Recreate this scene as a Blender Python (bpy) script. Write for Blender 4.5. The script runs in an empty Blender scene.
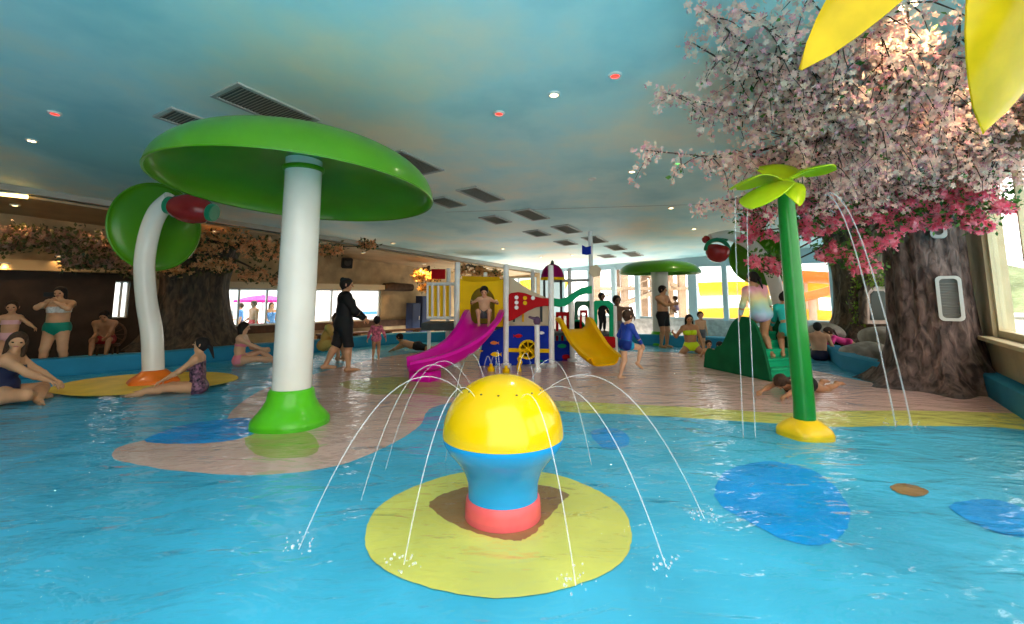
import bpy, math, random
import numpy as np
from mathutils import Vector, Matrix
from math import radians as rad, sin, cos, pi
random.seed(7)
RNG = np.random.default_rng(11)
scn = bpy.context.scene
col = scn.collection

# ---------------------------------------------------------------- camera, sky, exposure
CAM_H, PITCH, FPX, PCX, PCY = 1.4, rad(7.0), 470.0, 512.0, 239.0
cam_d = bpy.data.cameras.new('camera')
cam_d.sensor_width = 36.0
cam_d.lens = FPX / 1024 * 36.0
cam_d.shift_y = -(312.0 - PCY) / 1024
cam_d.clip_start, cam_d.clip_end = 0.05, 400
cam = bpy.data.objects.new('camera', cam_d)
col.objects.link(cam)
cam.location = (0, 0, CAM_H)
cam.rotation_euler = (pi / 2 + PITCH, 0, 0)
scn.camera = cam

world = bpy.data.worlds.new('sky')
scn.world = world
world.use_nodes = True
bg = world.node_tree.nodes['Background']
bg.inputs[0].default_value = (1.0, 0.965, 0.91, 1)
bg.inputs[1].default_value = 2.8

sun_d = bpy.data.lights.new('sun', 'SUN'); sun_d.energy = 5.5; sun_d.angle = rad(2); sun_d.color = (1.0, .94, .84)
sun = bpy.data.objects.new('sun', sun_d); col.objects.link(sun); sun.location = (10, 30, 30)
sun.rotation_euler = Vector((-.25, -.62, -1.0)).to_track_quat('-Z', 'Y').to_euler()

vs = scn.view_settings
vs.view_transform = 'Standard'
vs.look = 'None'
vs.gamma = 1.0
vs.exposure = 0.40
vs.use_curve_mapping = False
scn.cycles.max_bounces = 8
scn.cycles.transparent_max_bounces = 12
scn.cycles.caustics_reflective = False
scn.cycles.caustics_refractive = False
scn.cycles.sample_clamp_indirect = 6.0
scn.cycles.use_denoising = True

def lamp(name, kind, loc, energy, color, parent=None, size=0.1, target=None, spot=None):
    d = bpy.data.lights.new(name, kind)
    d.energy = energy; d.color = color
    if kind == 'AREA': d.size = size
    else: d.shadow_soft_size = size
    if spot: d.spot_size = rad(spot); d.spot_blend = .6
    o = bpy.data.objects.new(name, d); col.objects.link(o)
    o.location = loc
    if target is not None:
        o.rotation_euler = (Vector(target) - Vector(loc)).to_track_quat('-Z', 'Y').to_euler()
    if parent: o.parent = parent
    return o

# ---------------------------------------------------------------- where a sight line meets the place
def ray(px, py):
    a, b = px - PCX, PCY - py
    y = FPX * cos(PITCH) - b * sin(PITCH)
    return Vector((a / y, 1.0, (b * cos(PITCH) + FPX * sin(PITCH)) / y))
def at(px, py, Y):                       # point at depth Y
    return Vector((0, 0, CAM_H)) + ray(px, py) * Y
def fl(px, py, z=0.0):                   # point on a level plane
    r = ray(px, py); return Vector((0, 0, CAM_H)) + r * ((z - CAM_H) / r.z)
C0, C1 = 4.319, -0.079                   # the ceiling falls gently towards the far windows
def zc(x, y): return C0 + C1 * y
def cl(px, py):                          # point on the ceiling
    r = ray(px, py); return Vector((0, 0, CAM_H)) + r * ((C0 - CAM_H) / (r.z - C1))
def on_wall(px, py, A, B):               # point on the upright plane through A and B
    r = ray(px, py); n = Vector((B[1] - A[1], A[0] - B[0]))
    t = (n.x * A[0] + n.y * A[1]) / (n.x * r.x + n.y * r.y)
    return Vector((0, 0, CAM_H)) + r * t

# ---------------------------------------------------------------- materials
MATS = {}
def mat(name, c, rough=.5, metal=0., noise=None, bump=None, coat=0., emit=None, trans=0., sub=0., alpha=1.0, spec=.28):
    if name in MATS: return MATS[name]
    m = bpy.data.materials.new(name); m.use_nodes = True
    nt = m.node_tree; N = nt.nodes; L = nt.links
    b = N['Principled BSDF']
    b.inputs['Base Color'].default_value = (*c, 1)
    b.inputs['Roughness'].default_value = rough
    b.inputs['Metallic'].default_value = metal
    b.inputs['Coat Weight'].default_value = coat * .35
    b.inputs['Specular IOR Level'].default_value = spec
    b.inputs['Coat Roughness'].default_value = .08
    b.inputs['Alpha'].default_value = alpha
    if sub:
        b.inputs['Subsurface Weight'].default_value = sub
        b.inputs['Subsurface Radius'].default_value = (.02, .008, .004)
    if emit:
        b.inputs['Emission Color'].default_value = (*emit[0], 1)
        b.inputs['Emission Strength'].default_value = emit[1]
    if noise or bump:
        tc = N.new('ShaderNodeTexCoord')
    if noise:
        sc_, amt = noise[0], noise[1]
        n = N.new('ShaderNodeTexNoise'); n.inputs['Scale'].default_value = sc_; n.inputs['Detail'].default_value = 5
        L.new(tc.outputs['Object'], n.inputs['Vector'])
        r = N.new('ShaderNodeValToRGB')
        c2 = noise[2] if len(noise) > 2 else tuple(min(1, x * (1 + amt)) for x in c)
        r.color_ramp.elements[0].position = .35; r.color_ramp.elements[1].position = .68
        r.color_ramp.elements[0].color = (*[x * (1 - amt) for x in c], 1)
        r.color_ramp.elements[1].color = (*c2, 1)
        L.new(n.outputs['Fac'], r.inputs['Fac']); L.new(r.outputs['Color'], b.inputs['Base Color'])
    if bump:
        n2 = N.new('ShaderNodeTexNoise'); n2.inputs['Scale'].default_value = bump[0]; n2.inputs['Detail'].default_value = 6
        L.new(tc.outputs['Object'], n2.inputs['Vector'])
        bp = N.new('ShaderNodeBump'); bp.inputs['Strength'].default_value = bump[1]; bp.inputs['Distance'].default_value = bump[2] if len(bump) > 2 else .02
        L.new(n2.outputs['Fac'], bp.inputs['Height']); L.new(bp.outputs['Normal'], b.inputs['Normal'])
    if trans:
        t = N.new('ShaderNodeBsdfTranslucent'); t.inputs['Color'].default_value = (*c, 1)
        mx = N.new('ShaderNodeMixShader'); mx.inputs[0].default_value = trans
        L.new(b.outputs[0], mx.inputs[1]); L.new(t.outputs[0], mx.inputs[2])
        L.new(mx.outputs[0], N['Material Output'].inputs['Surface'])
        if noise: L.new(r.outputs['Color'], t.inputs['Color'])
    MATS[name] = m
    return m

def water_mat():
    m = bpy.data.materials.new('pool_water'); m.use_nodes = True
    nt = m.node_tree; N = nt.nodes; L = nt.links
    N.remove(N['Principled BSDF'])
    tc = N.new('ShaderNodeTexCoord')
    mp = N.new('ShaderNodeMapping'); mp.inputs['Rotation'].default_value = (0, 0, rad(-12)); mp.inputs['Scale'].default_value = (.55, 1.0, 1)
    L.new(tc.outputs['Object'], mp.inputs['Vector'])
    n1 = N.new('ShaderNodeTexNoise'); n1.inputs['Scale'].default_value = 2.6; n1.inputs['Detail'].default_value = 3; n1.inputs['Distortion'].default_value = .8
    n2 = N.new('ShaderNodeTexNoise'); n2.inputs['Scale'].default_value = 9; n2.inputs['Detail'].default_value = 2
    for n in (n1, n2): L.new(mp.outputs[0], n.inputs['Vector'])
    ad = N.new('ShaderNodeMath'); ad.operation = 'MULTIPLY_ADD'; ad.inputs[1].default_value = .28
    L.new(n2.outputs['Fac'], ad.inputs[0]); L.new(n1.outputs['Fac'], ad.inputs[2])
    bp = N.new('ShaderNodeBump'); bp.inputs['Strength'].default_value = .62; bp.inputs['Distance'].default_value = .1
    L.new(ad.outputs[0], bp.inputs['Height'])
    ge = N.new('ShaderNodeNewGeometry'); dt = N.new('ShaderNodeVectorMath'); dt.operation = 'DOT_PRODUCT'
    L.new(ge.outputs['Incoming'], dt.inputs[0]); L.new(bp.outputs[0], dt.inputs[1])
    def math_(op, a, b=None):
        n = N.new('ShaderNodeMath'); n.operation = op; n.use_clamp = op == 'MULTIPLY_ADD'
        if isinstance(a, (int, float)): n.inputs[0].default_value = a
        else: L.new(a, n.inputs[0])
        if b is not None: n.inputs[1].default_value = b
        return n.outputs[0]
    ab = math_('ABSOLUTE', dt.outputs['Value']); om = N.new('ShaderNodeMath'); om.operation = 'SUBTRACT'; om.inputs[0].default_value = 1.0; om.use_clamp = True; L.new(ab, om.inputs[1])
    fr = N.new('ShaderNodeMath'); fr.operation = 'MULTIPLY_ADD'; fr.inputs[1].default_value = .66; fr.inputs[2].default_value = .022; fr.use_clamp = True
    L.new(math_('POWER', om.outputs[0], 5.0), fr.inputs[0])
    tr = N.new('ShaderNodeBsdfTransparent'); tr.inputs[0].default_value = (.93, .985, 1, 1)
    gl = N.new('ShaderNodeBsdfGlossy'); gl.inputs['Roughness'].default_value = .04
    L.new(bp.outputs[0], gl.inputs['Normal'])
    mx = N.new('ShaderNodeMixShader')
    L.new(fr.outputs[0], mx.inputs[0]); L.new(tr.outputs[0], mx.inputs[1]); L.new(gl.outputs[0], mx.inputs[2])
    L.new(mx.outputs[0], N['Material Output'].inputs['Surface'])
    return m
def clear_mat(name, white, k):           # spray water / glass: part see-through, part bright and glossy
    m = bpy.data.materials.new(name); m.use_nodes = True
    nt = m.node_tree; N = nt.nodes; L = nt.links
    b = N['Principled BSDF']; b.inputs['Base Color'].default_value = (*white, 1); b.inputs['Roughness'].default_value = .05
    tr = N.new('ShaderNodeBsdfTransparent'); mx = N.new('ShaderNodeMixShader'); mx.inputs[0].default_value = k
    L.new(tr.outputs[0], mx.inputs[1]); L.new(b.outputs[0], mx.inputs[2])
    L.new(mx.outputs[0], N['Material Output'].inputs['Surface'])
    return m
def petal_mat(name, c1, c2, trans=.35):   # each blossom its own tone
    m = bpy.data.materials.new(name); m.use_nodes = True
    nt = m.node_tree; N = nt.nodes; L = nt.links
    b = N['Principled BSDF']; b.inputs['Roughness'].default_value = .65
    g = N.new('ShaderNodeNewGeometry'); r = N.new('ShaderNodeValToRGB')
    r.color_ramp.elements[0].color = (*c1, 1); r.color_ramp.elements[1].color = (*c2, 1)
    L.new(g.outputs['Random Per Island'], r.inputs[0]); L.new(r.outputs[0], b.inputs['Base Color'])
    t = N.new('ShaderNodeBsdfTranslucent'); L.new(r.outputs[0], t.inputs['Color'])
    mx = N.new('ShaderNodeMixShader'); mx.inputs[0].default_value = trans
    L.new(b.outputs[0], mx.inputs[1]); L.new(t.outputs[0], mx.inputs[2])
    L.new(mx.outputs[0], N['Material Output'].inputs['Surface'])
    return m
def bark_mat(name, c1, c2):
    m = bpy.data.materials.new(name); m.use_nodes = True
    nt = m.node_tree; N = nt.nodes; L = nt.links
    b = N['Principled BSDF']; b.inputs['Roughness'].default_value = .75
    tc = N.new('ShaderNodeTexCoord'); mp = N.new('ShaderNodeMapping'); mp.inputs['Scale'].default_value = (5, 5, 2.0)
    L.new(tc.outputs['Object'], mp.inputs[0])
    n = N.new('ShaderNodeTexNoise'); n.inputs['Scale'].default_value = 2.2; n.inputs['Detail'].default_value = 8; n.inputs['Distortion'].default_value = .6
    L.new(mp.outputs[0], n.inputs['Vector'])
    r = N.new('ShaderNodeValToRGB'); r.color_ramp.elements[0].position = .36; r.color_ramp.elements[1].position = .7
    r.color_ramp.elements[0].color = (*c1, 1); r.color_ramp.elements[1].color = (*c2, 1)
    L.new(n.outputs['Fac'], r.inputs[0]); L.new(r.outputs[0], b.inputs['Base Color'])
    bp = N.new('ShaderNodeBump'); bp.inputs['Strength'].default_value = 1; bp.inputs['Distance'].default_value = .06
    L.new(n.outputs['Fac'], bp.inputs['Height']); L.new(bp.outputs[0], b.inputs['Normal'])
    return m
def mural_mat():                          # painted sky with clouds
    m = bpy.data.materials.new('sky_mural'); m.use_nodes = True
    nt = m.node_tree; N = nt.nodes; L = nt.links
    b = N['Principled BSDF']; b.inputs['Roughness'].default_value = .55
    tc = N.new('ShaderNodeTexCoord'); mp = N.new('ShaderNodeMapping'); mp.inputs['Scale'].default_value = (.7, .7, .7); mp.inputs['Location'].default_value = (1.3, .4, 0)
    L.new(tc.outputs['Object'], mp.inputs[0])
    n = N.new('ShaderNodeTexNoise'); n.inputs['Scale'].default_value = .62; n.inputs['Detail'].default_value = 5; n.inputs['Roughness'].default_value = .52
    L.new(mp.outputs[0], n.inputs['Vector'])
    r = N.new('ShaderNodeValToRGB'); e = r.color_ramp.elements
    e[0].position = .33; e[0].color = (.36, .68, .72, 1)
    e[1].position = .66; e[1].color = (.95, .86, .69, 1)
    x = e.new(.47); x.color = (.60, .83, .82, 1)
    L.new(n.outputs['Fac'], r.inputs[0]); L.new(r.outputs[0], b.inputs['Base Color'])
    return m

# ---------------------------------------------------------------- mesh builder
def wl(o):
    p = Vector(o.location)
    while o.parent: o = o.parent; p += Vector(o.location)
    return p
class MB:
    def __init__(s): s.v = []; s.f = []
    def add(s, vs_, fs_):
        k = len(s.v); s.v += [tuple(p) for p in vs_]; s.f += [tuple(i + k for i in f) for f in fs_]; return s
    def box(s, c, size, rz=0, M=None):
        c = Vector(c); hx, hy, hz = [q / 2 for q in size]
        R = M if M else Matrix.Rotation(rz, 3, 'Z')
        vs_ = [c + R @ Vector((x * hx, y * hy, z * hz)) for x in (-1, 1) for y in (-1, 1) for z in (-1, 1)]
        return s.add(vs_, [(0, 1, 3, 2), (4, 6, 7, 5), (0, 4, 5, 1), (2, 3, 7, 6), (0, 2, 6, 4), (1, 5, 7, 3)])
    def lathe(s, prof, c=(0, 0, 0), n=40, M=None, lobes=None):
        c = Vector(c); vs_ = []; fs_ = []
        for r, z in prof:
            for k in range(n):
                a = 2 * pi * k / n; rr = r * (lobes(a, z) if lobes else 1)
                p = Vector((rr * cos(a), rr * sin(a), z))
                vs_.append(c + (M @ p if M else p))
        for i in range(len(prof) - 1):
            for k in range(n):
                k2 = (k + 1) % n
                fs_.append((i * n + k, i * n + k2, (i + 1) * n + k2, (i + 1) * n + k))
        if prof[0][0] > 1e-6: fs_.append(tuple(range(n - 1, -1, -1)))
        if prof[-1][0] > 1e-6: fs_.append(tuple((len(prof) - 1) * n + k for k in range(n)))
        return s.add(vs_, fs_)
    def tube(s, pts, r, n=12, caps=True):
        pts = [Vector(p) for p in pts]; m = len(pts)
        rs = r if isinstance(r, (list, tuple)) else [r] * m
        vs_ = []; fs_ = []; prev = None
        for i, p in enumerate(pts):
            t = (pts[min(i + 1, m - 1)] - pts[max(i - 1, 0)]).normalized()
            if prev is None:
                u = t.orthogonal().normalized()
            else:
                u = (prev - t * prev.dot(t)).normalized()
            prev = u; w = t.cross(u)
            for k in range(n):
                a = 2 * pi * k / n
                vs_.append(p + (u * cos(a) + w * sin(a)) * rs[i])
        for i in range(m - 1):
            for k in range(n):
                k2 = (k + 1) % n
                fs_.append((i * n + k, i * n + k2, (i + 1) * n + k2, (i + 1) * n + k))
        if caps:
            fs_.append(tuple(range(n - 1, -1, -1))); fs_.append(tuple((m - 1) * n + k for k in range(n)))
        return s.add(vs_, fs_)
    def ball(s, c, r, n=20, m=12, M=None):
        rx, ry, rz_ = (r, r, r) if not isinstance(r, (tuple, list)) else r
        c = Vector(c); vs_ = []; fs_ = []
        for i in range(m + 1):
            th = pi * i / m
            for k in range(n):
                a = 2 * pi * k / n
                p = Vector((rx * sin(th) * cos(a), ry * sin(th) * sin(a), rz_ * cos(th)))
                vs_.append(c + (M @ p if M else p))
        for i in range(m):
            for k in range(n):
                k2 = (k + 1) % n
                fs_.append((i * n + k, (i + 1) * n + k, (i + 1) * n + k2, i * n + k2))
        return s.add(vs_, fs_)
    def prism(s, pts, d):                 # closed outline pushed along d
        pts = [Vector(p) for p in pts]; d = Vector(d); n = len(pts)
        return s.add(pts + [p + d for p in pts],
                     [tuple(range(n)), tuple(range(2 * n - 1, n - 1, -1))] + [(i, i + n, (i + 1) % n + n, (i + 1) % n) for i in range(n)])
    def sheet(s, rows, thick=0.0):        # grid of points, optional thickness along normals
        m, n = len(rows), len(rows[0]); R = [[Vector(p) for p in r] for r in rows]
        vs_ = [p for r in R for p in r]
        F = [(i * n + j, i * n + j + 1, (i + 1) * n + j + 1, (i + 1) * n + j) for i in range(m - 1) for j in range(n - 1)]
        if not thick: return s.add(vs_, F)
        nv = []
        for i in range(m):
            for j in range(n):
                a = R[min(i + 1, m - 1)][j] - R[max(i - 1, 0)][j]; b = R[i][min(j + 1, n - 1)] - R[i][max(j - 1, 0)]
                nn = b.cross(a)
                nv.append(R[i][j] - (nn.normalized() if nn.length > 1e-9 else Vector((0, 0, 1))) * thick)
        k = m * n; F2 = list(F) + [tuple(q + k for q in reversed(f)) for f in F]
        ring = [j for j in range(n)] + [i * n + n - 1 for i in range(1, m)] + [(m - 1) * n + j for j in range(n - 2, -1, -1)] + [i * n for i in range(m - 2, 0, -1)]
        for q in range(len(ring)):
            a, b = ring[q], ring[(q + 1) % len(ring)]
            F2.append((a, a + k, b + k, b))
        return s.add(vs_ + nv, F2)
    def build(s, name, m, parent=None, smooth=True, bevel=0.0, origin=None, angle=40):
        me = bpy.data.meshes.new(name)
        vv = s.v
        if origin is not None:
            o_ = Vector(origin); vv = [tuple(Vector(p) - o_) for p in s.v]
        me.from_pydata(vv, [], s.f); me.validate(); me.update()
        import bmesh
        bm = bmesh.new(); bm.from_mesh(me); bmesh.ops.recalc_face_normals(bm, faces=bm.faces); bm.to_mesh(me); bm.free()
        me.materials.append(m)
        if smooth:
            me.polygons.foreach_set('use_smooth', [True] * len(me.polygons))
            me.set_sharp_from_angle(angle=rad(angle))
        o = bpy.data.objects.new(name, me); col.objects.link(o)
        if origin is not None: o.location = Vector(origin)
        if parent:
            o.parent = parent
            if origin is None: o.location = -wl(parent)   # parts are built in world space
            else: o.location = Vector(origin) - wl(parent)
        if bevel:
            b = o.modifiers.new('bevel', 'BEVEL'); b.width = bevel; b.segments = 2; b.limit_method = 'ANGLE'
        return o
def mesh_np(name, V, Q, m, parent=None, smooth=False):     # quads from arrays
    me = bpy.data.meshes.new(name); nq = len(Q)
    me.vertices.add(len(V)); me.vertices.foreach_set('co', np.asarray(V, np.float32).ravel())
    me.loops.add(nq * 4); me.loops.foreach_set('vertex_index', np.asarray(Q, np.int32).ravel())
    me.polygons.add(nq); me.polygons.foreach_set('loop_start', np.arange(0, nq * 4, 4, dtype=np.int32))
    me.update(calc_edges=True)
    if smooth: me.polygons.foreach_set('use_smooth', np.ones(nq, bool))
    me.materials.append(m); me.validate()
    o = bpy.data.objects.new(name, me); col.objects.link(o)
    if parent: o.parent = parent; o.location = -wl(parent)
    return o
def tag(o, label=None, cat=None, group=None, kind=None):
    if label: o['label'] = label
    if cat: o['category'] = cat
    if group: o['group'] = group
    if kind: o['kind'] = kind
    return o
def thing(name, loc, label, cat, group=None):
    o = bpy.data.objects.new(name, None); col.objects.link(o); o.location = Vector(loc); o.empty_display_size = .2
    return tag(o, label, cat, group)
def struct(o): o['kind'] = 'structure'; return o
def spline(P, n=8, closed=False):
    P = [Vector(p) for p in P]; out = []; m = len(P)
    for i in range(m if closed else m - 1):
        g = (lambda k: P[k % m]) if closed else (lambda k: P[max(0, min(m - 1, k))])
        a, b, c, d = g(i - 1), g(i), g(i + 1), g(i + 2)
        for q in range(n):
            t = q / n
            out.append(.5 * ((2 * b) + (c - a) * t + (2 * a - 5 * b + 4 * c - d) * t * t + (3 * b - a - 3 * c + d) * t ** 3))
    if not closed: out.append(P[-1].copy())
    return out

white_gloss = mat('white_paint', (.77, .73, .65), .22, coat=.4, noise=(3, .03))
green_gloss = mat('green_fibreglass', (.068, .25, .006), .3, coat=.5, noise=(2.2, .08))
steel = mat('white_post_metal', (.82, .82, .80), .35, noise=(8, .05))
jet_mat = clear_mat('spray_water', (.95, .97, 1), .27)
glass_mat = clear_mat('window_glass', (.9, .95, .97), .05)
# ================================================================ THE SETTING
FA, FB = Vector((-10.02, 8.99, 0)), Vector((1.28, 21.6, 0))       # ceiling step on the left side
BC, RN = Vector((12.3, 14.6, 0)), Vector((2.7, .5, 0))            # far right corner, near end of the right wall
LA, LB = Vector((-11.9, 10.7, 0)), Vector((-.66, 23.3, 0))        # left wall
dl = (LB - LA).normalized(); dfw = (BC - FB).normalized(); dr = (RN - BC).normalized()
nl = Vector((-dl.y, dl.x, 0))
FLOOR_Z, RIM_H, DECK_Z, TG = -.045, .27, -.03, -.45

cyan_floor = mat('cyan_floor_paint', (.06, .47, .70), .5, noise=(1.1, .16))
struct(MB().sheet([[(-17, -4, FLOOR_Z), (13, -4, FLOOR_Z)], [(-17, 18, FLOOR_Z), (13, 18, FLOOR_Z)]]).build('floor', cyan_floor))

# painted shapes on the pool floor, and one painted-in reflection
pink_p = mat('pink_floor_paint', (.82, .48, .40), .5, noise=(1.6, .08))
yel_p = mat('yellow_floor_paint', (.78, .70, .14), .5, noise=(2.2, .10))
khaki_p = mat('olive_paint_and_reflection', (.50, .46, .13), .5, noise=(2, .1))
blue_p = mat('deep_blue_floor_paint', (.0, .33, .80), .5, noise=(2, .12))
brown_p = mat('brown_floor_paint', (.36, .19, .07), .5, noise=(4, .15))
orange_p = mat('amber_floor_paint', (.85, .55, .06), .5, noise=(3, .12))
def patch(px, m, lvl, z=FLOOR_Z, closed_n=8, wob=.006):
    P = [fl(x, y, z) for x, y in px]
    S = spline(P, closed_n, True)
    rr = random.Random(len(px) * 7 + lvl)
    S = [Vector((p.x + rr.uniform(-wob, wob), p.y + rr.uniform(-wob, wob), z + .0006 * lvl)) for p in S]
    struct(MB().prism(S, (0, 0, .0004)).build('floor_paint', m, smooth=False))
patch([(113, 457), (122, 446), (165, 437), (215, 432), (235, 408), (262, 390), (300, 378), (380, 358), (450, 350), (540, 352), (600, 352), (660, 352), (720, 356), (800, 368), (880, 384), (990, 396), (1060, 402), (1060, 428), (1000, 424), (900, 420), (840, 423), (760, 417), (690, 414), (620, 411), (560, 409), (520, 404), (470, 400), (432, 408), (420, 425), (395, 442), (340, 465), (260, 475), (180, 471), (130, 463)], pink_p, 1)
patch([(548, 401), (620, 404), (700, 408), (780, 413), (840, 411), (930, 411), (1000, 413), (1060, 416), (1060, 432), (990, 427), (900, 426), (840, 427), (800, 425), (720, 420), (640, 415), (560, 411)], yel_p, 2)
patch([(340, 383), (390, 377), (425, 380), (470, 388), (520, 396), (555, 401), (555, 408), (510, 404), (460, 398), (415, 394), (370, 394)], khaki_p, 3)
patch([(250, 432), (300, 430), (318, 442), (312, 455), (270, 458), (248, 448)], khaki_p, 4)  # olive patch, mostly a painted-in reflection of the mushroom's green base
patch([(145, 440), (190, 424), (250, 418), (262, 428), (235, 440), (180, 444)], blue_p, 5)
patch([(592, 431), (612, 428), (628, 436), (626, 447), (606, 449), (595, 441)], blue_p, 6)
patch([(715, 490), (730, 470), (770, 462), (815, 472), (845, 500), (848, 525), (825, 545), (785, 540), (745, 520), (722, 507)], blue_p, 7)
patch([(950, 506), (990, 500), (1030, 512), (1040, 535), (1010, 536), (975, 524)], blue_p, 8)
patch([(890, 487), (905, 484), (928, 491), (920, 497), (900, 494)], brown_p, 9)
cb = fl(503, 509)
def disc_patch(c, r, m, lvl, n=144, wob=.005, sy=1.0, zz=FLOOR_Z):
    rr = random.Random(lvl); S = []
    for k in range(n):
        a = 2 * pi * k / n; q = r * (1 + rr.uniform(-wob, wob) + .012 * sin(3 * a + lvl) + .008 * sin(7 * a))
        S.append(Vector((c[0] + q * cos(a), c[1] + q * sy * sin(a), zz + .0006 * lvl)))
    struct(MB().prism(S, (0, 0, .0004)).build('floor_paint', m, smooth=False))
disc_patch((cb.x - .02, 3.30), .845, yel_p, 10)
patch([(430, 503), (455, 491), (480, 486), (540, 486), (568, 495), (560, 505), (545, 522), (528, 539), (505, 541), (470, 532), (440, 517)], brown_p, 12, wob=.008)
disc_patch((-6.0, 8.0), 1.32, orange_p, 13, sy=.82, zz=-.006)

# waterline of the pool
WL = [Vector((-12.5, -4, 0)), Vector((-11.6, 3, 0)), Vector((-10.4, 6.2, 0))] + [fl(*q) for q in [(0, 379), (30, 376), (100, 371), (165, 365), (225, 359), (280, 354), (315, 351), (360, 346), (400, 342), (450, 340), (520, 341), (600, 343), (650, 344), (700, 347), (760, 350), (828, 357), (842, 368), (882, 379)]] + [Vector((6.9, 7.9, 0)), Vector((7.38, 7.5, 0))]
dn = Vector((-dr.y, dr.x, 0)); dn = dn if dn.x < 0 else -dn      # inward normal of the right wall
WL += [on_wall(1000, 380, BC, RN).xy.to_3d() + dn * .2, RN + dn * .2, RN + dr * 5 + dn * .2]
wm = water_mat()
wat = MB().add([(p.x, p.y, 0) for p in WL], [tuple(range(len(WL)))[::-1]]).build('pool_water', wm, smooth=False)
if wat.data.polygons[0].normal.z < 0: wat.data.flip_normals()
tag(wat, 'shallow rippling clear blue water filling the whole wading pool', 'water', kind='stuff')
rim_blue = mat('blue_rim_paint', (.02, .24, .40), .75, noise=(2, .12))
rows = []; deck_rows = []
for i, p in enumerate(WL[:-1]):
    a = WL[max(0, i - 1)]; b = WL[i + 1]
    t = (b - a).normalized(); n = Vector((-t.y, t.x, 0))
    rows.append([p + Vector((0, 0, FLOOR_Z)), p + Vector((0, 0, RIM_H - .02)), p + n * .03 + Vector((0, 0, RIM_H)), p + n * .28 + Vector((0, 0, RIM_H)), p + n * .28 + Vector((0, 0, FLOOR_Z))])
    if i < len(WL) - 5:
        deck_rows.append([p + n * .27 + Vector((0, 0, DECK_Z)), p + n * 3.6 + Vector((0, 0, DECK_Z))])
struct(MB().sheet(rows).build('trim_pool_rim', rim_blue))
deck_m = mat('wet_tan_deck', (.36, .27, .17), .35, noise=(3, .2))
struct(MB().sheet(deck_rows).build('floor_deck', deck_m, smooth=False))

# ceiling with the painted sky; its unseen near edge is cut back for daylight
out = [(-20, -4), (-20, 3), (-13, 14), LB.xy + Vector((-1.5, 1.5)), FB.xy + Vector((.2, .4)), BC.xy + Vector((.3, .3)), RN.xy - dn.xy * .2, (1.2, 1.9), (-2.4, 1.2), (-3.8, -4)]
mb = MB(); P = [Vector((q[0], q[1], zc(q[0], q[1]))) for q in out]
mb.prism(P, (0, 0, .18))
struct(mb.build('ceiling', mural_mat(), smooth=False))
struct(MB().tube([(x, y, zc(x, y) - .002) for x, y in ((-1.6, 11.2), (7.0, 10.2))], .006, 6).build('trim_ceiling_joint', mat('joint_grey', (.35, .42, .42), .6)))

def wall_strip(name, A, d, s_end, z0, z1, holes, th, nrm, m, s0=0.0):
    mb = MB(); cuts = sorted({s0, s_end, *[h[0] for h in holes], *[h[1] for h in holes]})
    a_ = math.atan2(d.y, d.x)
    for q, r in zip(cuts[:-1], cuts[1:]):
        spans = [(z0, z1)]
        for h in holes:
            if h[0] <= q + 1e-6 and h[1] >= r - 1e-6:
                spans = [x for lo, hi in spans for x in ((lo, min(hi, h[2])), (max(lo, h[3]), hi)) if x[1] - x[0] > 1e-4]
        for lo, hi in spans:
            c = A + d * ((q + r) / 2) + nrm * th / 2
            mb.box((c.x, c.y, (lo + hi) / 2), (r - q, th, hi - lo), a_)
    return struct(mb.build(name, m, smooth=False))
def sill_pos(A, d, s, z): p = A + d * s; return Vector((p.x, p.y, z))

# --- left wall with its long opening onto the terrace
tan_wall = mat('tan_wall_plaster', (.42, .30, .16), .7, noise=(2.5, .22), bump=(14, .4))
s_of = lambda px: (on_wall(px, 300, LA, LB).xy.to_3d() - LA).dot(dl)
hz0, hz1 = .50, 1.66
holes_l = [(s_of(113), s_of(128), .85, 1.80), (s_of(212), s_of(300), hz0, hz1), (s_of(313), s_of(381), hz0, hz1)]
wall_strip('wall_left', LA, dl, (LB - LA).length, -.5, 3.7, holes_l, .25, nl, tan_wall, s0=-9)
brown_low = mat('dark_brown_dado', (.10, .05, .028), .55, noise=(6, .3))
a_l = math.atan2(dl.y, dl.x)
c = LA + dl * 7.6 - nl * .05; struct(MB().box((c.x, c.y, .38), (9.0, .1, .24), a_l).build('baseboard_left', brown_low, smooth=False))
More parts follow.
